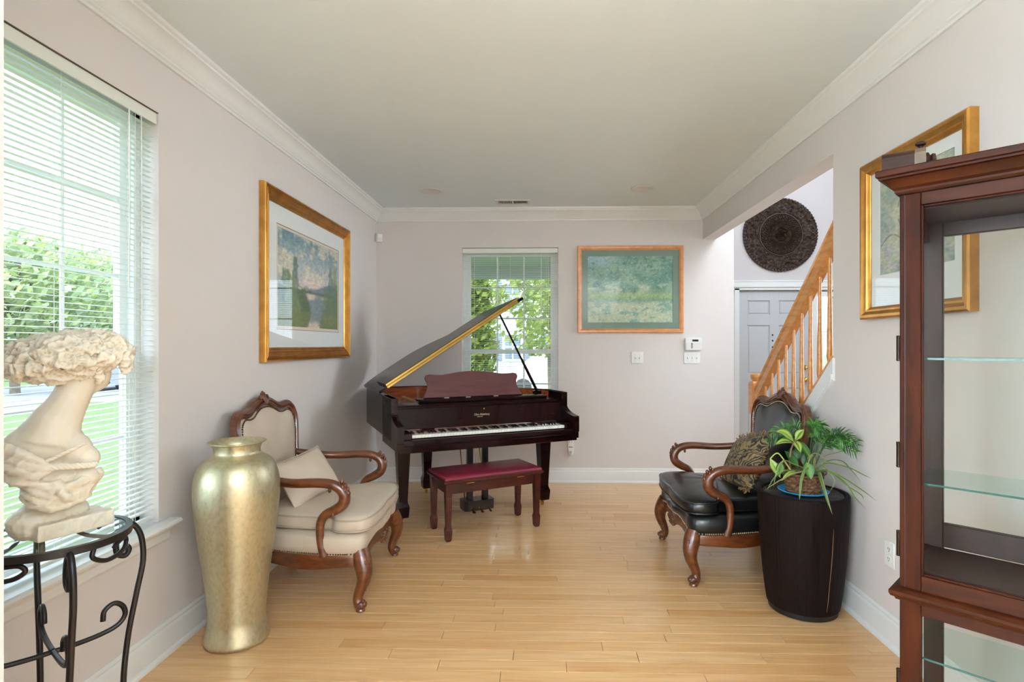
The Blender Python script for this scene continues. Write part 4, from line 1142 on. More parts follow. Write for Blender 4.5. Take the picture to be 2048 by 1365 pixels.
    big(S(-.02, .12, -.05), S(-.085, .20, .0), .020, .01, DG, G, G)
    big(S(-.03, .15, .0), S(-.015, .235, .03), .022, .01, DG, G, G)
    big(S(.0, .13, .02), S(.03, .215, .04), .022, .01, DG, G, G)
    big(S(-.02, .10, -.04), S(-.10, .065, -.11), .013, .02, LG, Y, LG)
    big(S(-.05, .12, .02), S(-.06, .21, .05), .018, .01, DG, G, G)
    # arching ribbon blades of the spider plant
    def blade(base, mids, w, tipc=None):
        P = cr([base]+[Vector((m.x*(.88 if m.x > .2 else 1), m.y, m.z)) for m in mids], 5); n = len(P)
        prof = [w*(.5+.5*min(1, i/(n*.25)))*(1-(i/(n-1))**3) for i in range(n)]
        c = rp.choice([(C(150, 156, 96), C(92, 118, 54), C(70, 100, 44)), (C(116, 132, 72), C(84, 108, 52), C(60, 92, 40)), (C(160, 150, 100), C(118, 122, 70), C(92, 104, 56))])
        leafstrip(P, prof, (0, -.5, .86), c, .35).build('blade', m_leaf, t, 60, colors=True, recalc=False)
    b0 = S(.05, .10, -.02)
    for mids, w in (
        ([S(.10, .16, -.04), S(.19, .155, -.06), S(.30, .125, -.08), S(.335, .112, -.085)], .0055),
        ([S(.10, .13, -.06), S(.18, .09, -.11), S(.25, .03, -.15), S(.30, -.015, -.17)], .006),
        ([S(.11, .12, -.03), S(.20, .10, -.06), S(.29, .055, -.10), S(.355, .015, -.12)], .0055),
        ([S(.10, .16, .0), S(.17, .175, -.02), S(.24, .14, -.06), S(.29, .085, -.07)], .0045),
        ([S(.12, .12, -.05), S(.22, .07, -.10), S(.28, .04, -.13), S(.29, .02, -.135)], .005),
        ([S(.07, .12, -.08), S(.085, .07, -.13), S(.105, .0, -.16), S(.125, -.06, -.175)], .0085),
        ([S(.02, .14, -.08), S(-.005, .10, -.12), S(-.015, .03, -.145), S(-.018, -.012, -.15)], .0075),
        ([S(-.03, .12, -.09), S(-.09, .12, -.13), S(-.135, .08, -.15), S(-.165, .02, -.16)], .0055),
        ([S(-.05, .15, -.07), S(-.09, .165, -.10), S(-.12, .115, -.13), S(-.135, .04, -.15)], .006),
        ([S(.01, .12, -.09), S(-.05, .11, -.14), S(-.12, .07, -.17), S(-.18, .02, -.175)], .005),
        ([S(.08, .15, -.05), S(.12, .12, -.09), S(.135, .08, -.11), S(.11, .03, -.12)], .004),
        ([S(.06, .18, -.02), S(.09, .24, .0), S(.15, .30, .03), S(.19, .325, .05)], .003),
        ([S(.09, .18, .0), S(.16, .215, -.01), S(.22, .23, -.02), S(.27, .228, -.03)], .0028),
        ([S(.03, .18, -.03), S(.02, .22, -.05), S(-.03, .27, -.06), S(-.12, .31, -.08)], .0022),
        ([S(.05, .16, -.06), S(.045, .20, -.08), S(.03, .19, -.10), S(.015, .14, -.12)], .006),
        ([S(.02, .17, -.05), S(.05, .21, -.07), S(.085, .20, -.09), S(.10, .17, -.10)], .005)):
        blade(b0+S(rp.uniform(-.02, .02), 0, rp.uniform(-.02, .02)), mids, w)
    # feathery palm fronds behind, leaflets joined per frond
    for k in range(13):
        a = rp.uniform(-.9, 1.2) if k > 2 else (-.45, .1, .55)[k]
        dy = rp.uniform(-.05, .12); h = rp.uniform(.19, .27)*(1.12 if k < 1 else 1)
        base = S(.03+rp.uniform(-.02, .02), .09, .02)
        tip = base+Vector((a*.15, dy-.02, h*(1-.18*abs(a)))) 
        mid = base.lerp(tip, .55)+Vector((0, 0, .045))
        end = tip+Vector((a*.055+(.02 if a > 0 else -.02), -.02, -.03))
        spine = cr([base, mid, tip, end], 6)
        fr_ = MB(); fr_.col = C(60, 96, 40); fr_.tube(spine, [.0016]*len(spine), 4)
        n = len(spine)
        for i in range(6, n):
            tn = (spine[i]-spine[i-1]).normalized()
            for s in (-1, 1):
                sd = tn.cross(Vector((0, -1, .25))).normalized()*s
                L = .052*(1-.45*abs((i-n*.6)/(n*.5)))
                d = (tn*.75+sd*.75+Vector((0, rp.uniform(-.25, .1), -.10))).normalized()
                p = spine[i]; g = rp.choice([C(30, 82, 24), C(48, 108, 32), C(22, 62, 22), C(70, 128, 40)])
                L_ = leafstrip([p, p+d*L*.35+Vector((0, 0, .003)), p+d*L*.7, p+d*L-Vector((0, 0, .006))], [.001, .0033, .0026, .0003], (0, -.7, .7), (g, g, g), .2)
                fr_.add(L_.v, L_.f, [g]*len(L_.v))
        fr_.build('palm_frond', m_leaf, t, 60, colors=True, recalc=False)
    return t
plant()

# ================================================================== curio cabinet standing diagonally (local: x along the front, y into the cabinet)
m_cherry = wood('cherry_wood', [(.25, C(26, 7, 0)), (.5, C(46, 15, 2)), (.75, C(62, 24, 5))], .5, .0, .1, scale=(18, 18, 2.2), noise=2, spec=.12)
m_cherryh = wood('cherry_rail', [(.25, C(26, 7, 0)), (.5, C(46, 15, 2)), (.75, C(62, 24, 5))], .45, .05, .1, scale=(2.2, 18, 18), noise=2, spec=.15)
m_cab_in = wood('cabinet_inner', [(.3, C(34, 16, 10)), (.7, C(52, 26, 16))], .45, .0, .1, scale=(18, 18, 2), noise=2)
m_sglass = glass('shelf_glass', (.90, .97, .95, 1), .4, 1.5, .06)
m_sedge = mat('glass_edge', C(34, 84, 78), .15, spec=.6)
m_cglass = glass('cabinet_glass', (.955, .965, .955, 1), .045, 1.45, .12)
def cabinet():
    w, d, H = .53, .30, 1.80
    t = thing('curio_cabinet', 'cherry wood curio cabinet with glass door and glass shelves at right', 'cabinet', (1.003, 1.607, 0), R(-45))
    # posts
    for x in (0, w-.05):
        MB().cbox(x, x+.05, 0.0, .022, .0, H, .002).build('front_stile', m_cherry, t)
        MB().cbox(x, x+.05, d-.022, d, .0, H, .002).build('back_stile', m_cab_in, t)
    # face bead strip down the outer edges
    for x in (.012, w-.014): MB().cbox(x, x+.0022, -.0016, .001, .66, H, .0005).build('edge_bead', m_cab_in, t)
    for x, nx in ((0, .016), (w-.016, w)):
        MB().cbox(x, nx, .022, d-.022, H-.10, H, .001).cbox(x, nx, .022, d-.022, .625, .755, .001).cbox(x, nx, .022, d-.022, 0, .12, .001).build('side_rail', m_cherryh, t)
        MB().box((x+nx)/2-.002, (x+nx)/2+.002, .024, d-.024, .755, H-.10).build('side_pane', m_cglass, t, 0)
        MB().box((x+nx)/2-.002, (x+nx)/2+.002, .024, d-.024, .12, .625).build('side_pane', m_cglass, t, 0)
    # front rails, glass doors
    for z0, z1 in ((H-.036, H), (.672, .745), (.634, .668), (.0, .12)):
        MB().cbox(.05, w-.05, .0, .022, z0, z1, .002).build('front_rail', m_cherryh, t)
    MB().box(.05, w-.05, .009, .013, .745, H-.036).build('door_pane', m_cglass, t, 0)
    MB().box(.05, w-.05, .009, .013, .12, .634).build('door_pane', m_cglass, t, 0)
    bd = MB()
    for a, b, c, e in ((.05, .056, .745, H-.036), (w-.056, w-.05, .745, H-.036), (.056, w-.056, .745, .751), (.056, w-.056, H-.042, H-.036)):
        bd.cbox(a, b, .003, .009, c, e, .0012)
    bd.build('door_bead', m_cherry, t)
    # back: rails around open glass
    for z0, z1 in ((H-.085, H), (.755, .828), (.0, .12)):
        MB().cbox(.05, w-.05, d-.022, d, z0, z1, .002).build('back_rail', m_cab_in, t)
    MB().box(.05, w-.05, d-.012, d-.009, .828, H-.085).build('back_pane', m_cglass, t, 0)
    MB().box(.05, w-.05, d-.012, d-.009, .12, .735).build('back_pane', m_cglass, t, 0)
    MB().cbox(.016, w-.016, .022, d-.022, H-.045, H-.03, .001).build('cabinet_top', m_cab_in, t)
    MB().cbox(.016, w-.016, .022, d-.022, .735, .753, .001).build('deck', m_cab_in, t)
    MB().cbox(.016, w-.016, .022, d-.022, .10, .118, .001).build('bottom_board', m_cab_in, t)
    for z in (1.338, .990, .505):
        s = MB().box(.018, w-.018, .028, d-.026, z, z+.006).build('glass_shelf', m_sglass, t, 0)
        MB().box(.018, w-.018, .0265, .028, z+.0003, z+.0057).build('shelf_edge', m_sedge, s, 0)
    MB().lathe([(.004, 0), (.004, .014), (.010, .018), (.010, .026), (0, .03)], 12, (.30, d-.035, .753)).build('shelf_clip', m_dark, t)
    # crown cornice and waist moulding: mitred mouldings running round the box
    def mould(prof, nm):
        rr = []
        for o, z in prof: rr.append([(-o, -o, z), (w+o, -o, z), (w+o, d+o, z), (-o, d+o, z)])
        MB().rings(rr).build(nm, m_cherryh, t, 25)
    mould([(.0, H-.002), (.006, H), (.010, H+.006), (.010, H+.012), (.018, H+.018), (.024, H+.030), (.034, H+.040), (.042, H+.042), (.042, H+.047), (.048, H+.050), (.048, H+.064), (.044, H+.068)], 'cornice')
    mould([(.0, .664), (.008, .666), (.010, .672), (.018, .676), (.022, .684), (.022, .692), (.014, .698), (.004, .702), (.0, .703)], 'waist_moulding')
    mould([(.0, .10), (.012, .092), (.016, .08), (.016, .0)], 'plinth')
    for z in (1.37, 1.07, .82, .43):
        hm = MB().lathe([(.0045, -.036), (.006, -.034), (.0055, -.03), (.0055, .03), (.006, .034), (.0045, .036)], 8, (-.004, .006, z)).cbox(-.0055, .0, .001, .020, z-.032, z+.032, .001)
        hm.build('hinge', mat('hinge_bronze', C(40, 26, 20), .4, metal=.7), t)
cabinet()
# dark wooden barrel-lidded box with knobs on top of the cabinet
def keepsake():
    bx = wood('dark_box_wood', [(.3, C(34, 18, 11)), (.7, C(56, 32, 21))], .5, .0, .15, spec=.15, scale=(4, 20, 20))
    end = mat('box_end_tan', C(84, 68, 50), .6, var=(20, .15))
    t = thing('wooden_box', 'small dark wooden barrel topped box with knobs on the curio cabinet', 'box', (1.045, 1.640, 1.868), R(-33))
    prof = [(-.045, 0), (.045, 0), (.048, .035)] + [(.050*math.cos(R(a)), .038+.026*math.sin(R(a))) for a in range(12, 169, 12)] + [(-.048, .035)]
    MB().prism(prof, -.060, .018, 'yz').build('box_body', bx, t, 30)
    MB().prism([(p[0]*1.04, p[1]*1.05) for p in prof], .019, .044, 'yz').build('end_band', end, t, 30)
    MB().lathe([(.010, .064), (.007, .070), (.006, .074), (.013, .079), (.014, .083), (.010, .087), (0, .088)], 16, (.032, 0, 0)).build('knob', bx, t)
    MB(Matrix.Translation((.044, 0, .034)) @ Matrix.Rotation(R(90), 4, 'Y')).lathe([(.020, 0), (.020, .006), (.012, .010), (.016, .016), (.014, .022), (0, .025)], 18).build('knob', bx, t)
keepsake()

# ================================================================== framed pictures
def vn(u, v, f, seed, oct=1, ax=1.0):
    out = np.zeros_like(u); amp = 1.; tot = 0
    for o in range(oct):
        rs = np.random.RandomState(seed+o*17); fx = int(f*(2**o)*ax)+2; fy = int(f*(2**o))+2
        g = rs.rand(fy+2, fx+2)
        x = np.clip(u, 0, .9999)*fx; y = np.clip(v, 0, .9999)*fy
        i = x.astype(int); j = y.astype(int); a = x-i; b = y-j; a = a*a*(3-2*a); b = b*b*(3-2*b)
        out += amp*((g[j, i]*(1-a)+g[j, i+1]*a)*(1-b)+(g[j+1, i]*(1-a)+g[j+1, i+1]*a)*b); tot += amp; amp *= .55
    return out/tot
def rgb(c): return np.array(c, float)
def mixc(a, b, m): return a*(1-m[..., None])+b*m[..., None]
def sm(x, a, b): t = np.clip((x-a)/(b-a), 0, 1); return t*t*(3-2*t)
def paint_lake(u, v):
    n1 = vn(u, v, 5, 1, 4); n2 = vn(u, v, 22, 5, 3, 1.2); n3 = vn(u, v, 60, 9, 2, .6)
    img = mixc(rgb((176, 186, 186))+u[..., None]*0, rgb((104, 138, 150)), sm(v+.25*(n1-.5), .55, .98))
    cl = sm(n1+.25*n2-.2*np.abs(v-.72), .50, .70); img = mixc(img, rgb((214, 204, 182)), cl*.8)
    img = mixc(img, rgb((222, 198, 190)), np.exp(-((v-.50)/.07)**2)*np.exp(-((u-.52)/.25)**2)*.9)
    hill = sm(.50+.05*np.sin(u*9)+.03*(n2-.5)-v, -.01, .02)*sm(u, .35, .5); img = mixc(img, rgb((86, 112, 138)), hill*.85)
    town = sm(.46+.03*(n2-.5)-v, 0, .02); img = mixc(img, rgb((138, 130, 112)), town*.8*sm(n2, .4, .6))
    bank = sm(.43+.03*(n2-.5)-v, 0, .02); img = mixc(img, rgb((74, 98, 66)), bank*.95)
    wt = sm(.40-v+.02*(n2-.5), 0, .02)*sm(u-(.40+.22*(.4-v)*0+.06*np.sin(v*9)), 0, .06)*sm(.78+.1*(n1-.5)-u+.25*(v-.2), 0, .08)
    img = mixc(img, mixc(rgb((120, 138, 144))+u[..., None]*0, rgb((216, 190, 176)), sm(vn(u, v, 6, 31, 3, .5), .4, .65)), wt*.95)
    def tree(cx, top, w, c, seed):
        sh = sm(1-np.abs(u-cx)/(w*(.25+.75*np.clip((top-v)/top, 0, 1))+.02*(n2-.5)*2), -.1, .35)*sm(top-v, 0, .05)
        return sh, c
    for cx, top, w, c in ((.12, .62, .18, (84, 112, 88)), (.25, .78, .10, (72, 102, 88)), (.20, .55, .2, (122, 142, 88)), (.86, .80, .10, (84, 112, 92)), (.94, .78, .14, (100, 128, 94)), (.78, .52, .14, (98, 120, 86)), (1.0, .6, .2, (92, 114, 78))):
        s, c = tree(cx, top, w, rgb(c), 3); img = mixc(img, c, np.clip(s*(.35+.8*n2), 0, 1)*.85)
    fg = sm(.22+.10*(n1-.5)-v+.4*np.maximum(0, .35-u)*.9, 0, .08)*(1-wt); img = mixc(img, rgb((116, 126, 66)), fg*.75)
    return img*(.86+.28*n3[..., None])
def paint_garden(u, v):
    n1 = vn(u, v, 4, 41, 3); n2 = vn(u, v, 26, 43, 3); n3 = vn(u, v, 70, 47, 2); n4 = vn(u, v, 12, 51, 3, .6)
    img = mixc(rgb((150, 186, 166))+u[..., None]*0, rgb((112, 156, 142)), sm(n1+.5*n2, .5, 1.0))
    img = mixc(img, rgb((164, 196, 214)), sm(v, .75, .95)*sm(.35-u+.2*n1, 0, .3)*.8)
    img = mixc(img, rgb((200, 214, 190)), np.exp(-((v-.52)/.10)**2)*sm(n4, .45, .65)*.8)
    img = mixc(img, rgb((176, 196, 130)), np.exp(-((v-.40)/.06)**2)*.7)
    path = sm(.33-v+.05*(n1-.5), 0, .05); img = mixc(img, rgb((198, 208, 178)), path*.85)
    img = mixc(img, rgb((128, 172, 160)), path*sm(n4+.2*n2, .62, .8)*.8)
    img = mixc(img, rgb((88, 128, 120)), sm(n2+.4*n3, .86, 1.05)*(.55+.4*sm(v, .3, .6)))
    img = mixc(img, rgb((214, 226, 214)), sm(n3+.3*n2, .85, 1.05)*.6)
    return img*(.9+.2*n3[..., None])
def paint_pastel(u, v):
    n1 = vn(u, v, 4, 61, 4); n2 = vn(u, v, 14, 63, 3); n3 = vn(u, v, 55, 67, 2, .5)
    img = mixc(rgb((176, 182, 160))+u[..., None]*0, rgb((140, 160, 156)), sm(n1, .4, .65))
    img = mixc(img, rgb((176, 168, 186)), sm(n2, .5, .75)*sm(.7-v, 0, .5)*.8)
    img = mixc(img, rgb((206, 196, 180)), np.exp(-((u-.48)/.2)**2-((v-.45)/.3)**2)*.8)
    img = mixc(img, rgb((172, 140, 132)), sm(n2*n1, .32, .5)*.5)
    for f in (lambda: np.abs((u-.36)-.10*np.sin(v*7+.4)), lambda: np.abs((u-.60)+.09*np.sin(v*6)), lambda: np.abs((v-.30)-.10*np.sin(u*9))):
        img = mixc(img, rgb((92, 88, 92)), np.exp(-(f()/.008)**2)*sm(v, .1, .25)*sm(.85-v, 0, .1)*sm(n2, .3, .5)*.8)
    return img*(.86+.28*n3[..., None])
m_print = mat('art_print', (1, 1, 1, 1), .6, attr=True)
m_mat_w = mat('mat_board_white', C(222, 226, 226), .7, var=(30, .01))
m_mat_g = mat('mat_board_sage', C(126, 148, 136), .7, var=(30, .02))
m_bevel = mat('mat_bevel_gold', C(150, 112, 62), .4, metal=.6)
m_pglass = glass('picture_glass', (1, 1, 1, 1), .75)
m_goldf = mat('gilt_frame', C(190, 136, 66), .32, metal=.85, var=(14, .2), stretch=(1, 1, 1))
m_oakf = wood('honey_frame', [(.3, C(196, 124, 66)), (.7, C(216, 148, 88))], .35, .2, .1, scale=(6, 6, 6), noise=3)
def canvas(name, w, h, z, y, fn, nx, parent):
    ny = int(nx*h/w); us, vs_ = np.meshgrid(np.linspace(0, 1, nx), np.linspace(0, 1, ny))
    img = np.clip(fn(us, vs_), 0, 255)/255
    lin = np.where(img <= .04045, img/12.92, ((img+.055)/1.055)**2.4)
    me = bpy.data.meshes.new(name)
    co = np.stack([(us-.5)*w, np.full_like(us, y), (vs_-.5)*h+z], -1).reshape(-1, 3)
    i = np.arange(nx*ny).reshape(ny, nx)
    f = np.stack([i[:-1, :-1], i[:-1, 1:], i[1:, 1:], i[1:, :-1]], -1).reshape(-1, 4)
    me.from_pydata(co.tolist(), [], f.tolist())
    a = me.color_attributes.new('Col', 'FLOAT_COLOR', 'POINT')
    a.data.foreach_set('color', np.concatenate([lin.reshape(-1, 3), np.ones((nx*ny, 1))], 1).ravel())
    me.materials.append(m_print); return link(name, me, parent)
def picture(name, label, loc, rz, w, h, prof, m_frame, m_matb, ml, mt, mr, mbm, fn, nx=150, double=False, tilt=0):
    """mats given as widths left/top/right/bottom inside the moulding"""
    t = thing(name, label, 'picture', loc, rz)
    frame_mb(MB(), w, h, prof).build('picture_frame', m_frame, t, 25)
    ins = prof[-1][0]
    MB().box(-w/2+.006, w/2-.006, -.006, -.001, -h/2+.006, h/2-.006).build('backing', mat('frame_backing', C(120, 100, 80), .8), t, 0)
    iw0, iw1, ih0, ih1 = -w/2+ins, w/2-ins, -h/2+ins, h/2-ins
    x0, x1, z0, z1 = iw0+ml, iw1-mr, ih0+mbm, ih1-mt
    mb = MB()
    for a, b, c, d in ((iw0-.005, x0, ih0-.005, ih1+.005), (x1, iw1+.005, ih0-.005, ih1+.005), (x0, x1, ih0-.005, z0), (x0, x1, z1, ih1+.005)):
        mb.box(a, b, -.0105, -.0075, c, d)
    mb.build('mat_board', m_matb, t, 0)
    if double:
        # narrow gilt fillet, then a cream inner mat
        f = MB(); e = .004
        for a, b, c, d in ((x0, x0+e, z0, z1), (x1-e, x1, z0, z1), (x0, x1, z0, z0+e), (x0, x1, z1-e, z1)): f.box(a, b, -.0085, -.007, c, d)
        f.build('fillet', m_bevel, t, 0)
        x0 += .02; x1 -= .02; z0 += .024; z1 -= .02
        g = MB(); q = .02
        for a, b, c, d in ((x0-q, x0, z0-q, z1+q), (x1, x1+q, z0-q, z1+q), (x0, x1, z0-q-.004, z0), (x0, x1, z1, z1+q)): g.box(a, b, -.0075, -.0068, c, d)
        g.build('inner_mat', mat('mat_cream', C(214, 204, 190), .7), t, 0)
    canvas('print', x1-x0, z1-z0, (z0+z1)/2, -.0065, fn, nx, t).location.x = (x0+x1)/2
    MB().box(iw0-.004, iw1+.004, -.0145, -.0125, ih0-.004, ih1+.004).build('glazing', m_pglass, t, 0)
    t.rotation_euler = (0, 0, rz)
    return t
gp = [(0, 0), (0, .026), (.006, .040), (.016, .042), (.022, .032), (.027, .039), (.033, .031), (.038, .037), (.045, .028), (.050, .032), (.058, .022), (.066, .028), (.076, .014), (.084, .019), (.092, .012), (.092, 0)]
picture('framed_picture', 'gold framed lake landscape with wide white mat on the left wall', (XL, 4.03, 1.814), R(90), 1.475, 1.085, gp, m_goldf, m_mat_w, .105, .115, .11, .115, paint_lake, 170, True)
op = [(0, 0), (0, .018), (.006, .024), (.026, .022), (.036, .016), (.041, .014), (.041, 0)]
picture('framed_picture', 'honey wood framed pale green garden print on the back wall', (.874, YB, 1.932), 0, 1.05, .868, op, m_oakf, m_mat_g, .061, .061, .064, .064, paint_garden, 190)
gp2 = [(0, 0), (0, .034), (.008, .040), (.020, .040), (.028, .034), (.036, .030), (.044, .030), (.050, .022), (.056, .018), (.058, .012), (.058, 0)]
picture('framed_picture', 'gold framed pastel print behind the curio cabinet', (XR, 2.452, 1.878), R(-90), .712, .75, gp2, m_goldf, m_mat_w, .065, .052, .05, .145, paint_pastel, 120)

# ================================================================== carved round wall medallion in the foyer
def medallion():
    t = thing('wall_medallion', 'large round dark carved wooden medallion above the front door', 'wall decor', (2.895, YD, 2.722))
    nr, na = 64, 288; vs = []; fs = []
    Rm = .447
    for i in range(nr+1):
        r = i/nr
        for k in range(na):
            a = 2*math.pi*k/na
            x, y = r*math.cos(a), r*math.sin(a)
            if r < .17: hgt = .040+.012*math.cos(r*120)*(1-r)+.008*math.cos(6*a+r*20)
            elif r < .28: hgt = .036+.014*abs(math.cos(4*a))*math.sin((r-.17)/.11*math.pi)+.004*math.cos(r*200)
            elif r < .54:
                lat = abs(math.sin(20*a+r*34))*abs(math.sin(20*a-r*34)); hgt = .030+.020*(1-lat**.5)
            elif r < .60: hgt = .034+.006*math.cos((r-.57)/.03*math.pi)
            else:
                hgt = .030+.022*mnoise.noise((x*13, y*13, 0))+.014*abs(mnoise.noise((x*30, y*30, 4)))+.010*math.cos(7*a)*math.sin((r-.6)/.4*math.pi)
                if r > .94: hgt = .028+.010*abs(math.sin(36*a))
            rr = r*Rm*(1+(.010*abs(math.sin(36*a)) if r > .93 else 0))
            vs.append((rr*math.cos(a), -(max(hgt, .006)*1.25 if i < nr else .004), rr*math.sin(a)))
    for i in range(nr):
        for k in range(na): fs.append((i*na+k, i*na+(k+1) % na, (i+1)*na+(k+1) % na, (i+1)*na+k))
    MB().add(vs, fs).build('carved_relief', mat('black_carved_wood', C(58, 42, 33), .45, var=(30, .45), bump=(70, .4, .004)), t, 0)
    MB(Matrix.Rotation(R(90), 4, 'X')).lathe([(0, .0005), (Rm-.004, .0005), (Rm-.004, .006), (0, .006)], 64).build('backing', mat('medallion_back', C(30, 22, 18), .7), t)
medallion()

# ================================================================== small wall and ceiling devices
def plate(name, label, x, z, w, h, gangs, kind):
    t = thing(name, label, kind, (x, YB, z))
    MB().cbox(-w/2, w/2, -.007, -.0003, -h/2, h/2, .003).build('cover_plate', m_plast, t)
    for k in range(gangs):
        gx = (k-(gangs-1)/2)*.0455
        MB().cbox(gx-.006, gx+.006, -.0085, -.0065, -.013, .013, .001).build('switch_slot', mat('slot_grey', C(200, 200, 198), .5), t)
        tg = MB(Matrix.Translation((gx, -.008, .0)) @ Matrix.Rotation(R(25 if k % 2 else -25), 4, 'X')); tg.cbox(-.0042, .0042, -.014, 0, -.005, .005, .001); tg.build('toggle', m_plast, t)
        for zz in (-.03, .03): MB(Matrix.Translation((gx, -.007, zz)) @ Matrix.Rotation(R(90), 4, 'X')).lathe([(.003, 0), (.0025, .001), (0, .0012)], 8).build('screw', m_steel, t)
plate('switch_plate', 'white double light switch plate under the garden print', .945, 1.252, .118, .116, 2, 'light switch')
plate('switch_plate', 'white triple light switch plate under the alarm keypad', 1.487, 1.250, .164, .116, 3, 'light switch')
def keypad():
    t = thing('alarm_keypad', 'white alarm keypad with small dark display on the back wall', 'keypad', (1.494, YB, 1.386))
    MB().cbox(-.080, .080, -.030, -.0003, -.062, .062, .004).build('housing', m_plast, t)
    MB().cbox(-.012, .048, -.0312, -.0296, .026, .046, .0005).build('display', m_dark, t)
    MB().cbox(-.072, .074, -.0325, -.030, -.058, .018, .0015).build('flip_door', mat('keypad_door', C(222, 222, 220), .4), t)
    for k, z in enumerate((.006, -.008, -.022, -.036)):
        MB().cbox(-.024, -.008, -.0334, -.0322, z-.004, z+.004, .0004).build('button', mat('key_red', C(140, 60, 66), .5) if k == 2 else mat('key_dark', C(70, 74, 74), .5), t)
keypad()
def outlet():
    t = thing('wall_outlet', 'white duplex outlet low on the right wall beside the cabinet', 'outlet', (XR, 2.622, .418), R(-90))
    MB().cbox(-.036, .036, -.006, -.0003, -.0585, .0585, .0025).build('cover_plate', m_plast, t)
    for z in (-.022, .022):
        o = MB(Matrix.Translation((0, -.006, z)) @ Matrix.Rotation(R(90), 4, 'X')).lathe([(.0165, 0), (.0165, .0015), (0, .0015)], 20).build('receptacle', m_plast, t)
        for dx in (-.006, .006): MB().box(dx-.0011, dx+.0011, -.0082, -.0074, z-.001, z+.008).build('slot', m_dark, o, 0)
        MB().box(-.002, .002, -.0082, -.0074, z-.010, z-.006).build('slot', m_dark, o, 0)
outlet()
def handset():
    t = thing('wall_phone', 'white rounded handset on its wall cradle below the piano', 'phone', (.280, YB, .378))
    mb = MB(); rr = []
    for y, k in ((-.0003, .96), (-.012, 1.0), (-.024, .97), (-.03, .86)):
        rr.append([(.030*k*math.copysign(abs(math.cos(a))**.6, math.cos(a)), y, .105*k*math.copysign(abs(math.sin(a))**.6, math.sin(a))) for a in [2*math.pi*i/28 for i in range(28)]])
    mb.rings(rr).build('handset_body', m_plast, t, 50)
    MB().cbox(-.020, .020, -.0315, -.029, -.022, -.014, .0008).build('dark_slot', mat('slot_dark', C(92, 94, 96), .5), t)
    MB(Matrix.Translation((0, -.030, -.068)) @ Matrix.Rotation(R(90), 4, 'X')).lathe([(.013, 0), (.013, .002), (.0, .003)], 16).build('round_button', mat('button_grey', C(186, 190, 196), .5), t)
    for x in (-.010, .010): MB().cbox(x-.004, x+.004, -.0315, -.029, .03, .038, .0008).build('button', mat('slot_dark', C(92, 94, 96), .5), t)
handset()
def sensor():
    t = thing('motion_sensor', 'small white motion sensor high in the back left corner', 'sensor', (XL+.035, YB-.035, 2.452), R(45))
    mb = MB(); mb.rings([[(-.030*k, y, -.042*q), (.030*k, y, -.042*q), (.030*k, y, .042*q), (-.030*k, y, .042*q)] for y, k, q in ((.03, 1.0, .95), (-.018, 1.0, 1.0), (-.028, .8, .85))])
    mb.build('housing', m_plast, t, 20)
    MB().cbox(-.022, .022, -.031, -.027, -.030, -.002, .002).build('lens', mat('sensor_lens', C(222, 220, 214), .3), t)
    MB().tube([(0, .038, .03), (0, .042, .17)], .003, 6).build('cable', m_plast, t)
sensor()
m_can = mat('can_white', C(214, 210, 202), .45)
for x, y, lab in ((-.985, 4.935, 'left recessed ceiling light above the piano'), (.868, 4.905, 'right recessed ceiling light toward the stair opening')):
    t = thing('recessed_light', lab, 'ceiling light', (x, y, HC), group='recessed ceiling lights')
    MB().lathe([(.080, -.001), (.100, -.001), (.101, -.005), (.096, -.008), (.080, -.009), (.074, -.005)], 40).build('trim_ring', m_can, t, 40)
    MB().lathe([(.078, -.0012), (.066, -.004), (.05, -.0022), (0, -.0018)], 40).build('bulb_face', mat('bulb_frost', C(226, 224, 216), .35), t, 50)
def vent():
    t = thing('ceiling_vent', 'white metal air vent in the ceiling near the back wall', 'vent', (-.283, 5.335, HC))
    w, d = .32, .155; mb = MB()
    for a, b, c, e in ((-w/2, w/2, -d/2, -d/2+.02), (-w/2, w/2, d/2-.02, d/2), (-w/2, -w/2+.022, -d/2+.02, d/2-.02), (w/2-.022, w/2, -d/2+.02, d/2-.02), (-.006, .006, -d/2+.02, d/2-.02)):
        mb.cbox(a, b, c, e, -.009, -.0005, .001)
    mb.build('vent_frame', m_can, t)
    MB().box(-w/2+.02, w/2-.02, -d/2+.018, d/2-.018, -.0015, -.0005).build('vent_shadow', mat('duct_dark', C(52, 46, 40), .8), t, 0)
    for k in range(20):
        x = -w/2+.03+(w-.06)*k/19
        s = MB(Matrix.Translation((x, 0, -.005)) @ Matrix.Rotation(R(25 if k < 10 else -25), 4, 'Y')); s.box(-.0008, .0008, -d/2+.02, d/2-.02, -.004, .003)
        s.build('louver', m_can, t, 0)
vent()

def fill_torchiere(x, y):  # unseen uplighter added to bounce fill light off the ceiling
    t = thing('fill_floor_lamp', 'unseen uplighter floor lamp added behind the camera for fill light', 'lamp', (x, y, 0))
    MB().lathe([(0, 0), (.14, 0), (.145, .008), (.13, .02), (.02, .03), (0, .03)], 32).build('lamp_base', m_dark, t)
    MB().tube([(0, 0, .03), (0, 0, 1.72)], .012, 12).build('pole', m_dark, t)
    MB().lathe([(.02, 1.71), (.06, 1.725), (.13, 1.77), (.18, 1.83), (.178, 1.832), (.125, 1.775), (.05, 1.735), (0, 1.73)], 40).build('lamp_bowl', m_plast, t)
    l = area('fill_lamp_light', (x, y, 1.80), (R(180), 0, 0), .22, .22, LAMP_W, (.80, .93, 1.0))
    l.data.shape = 'DISK'
LAMP_W = 470
fill_torchiere(.4, -2.3)

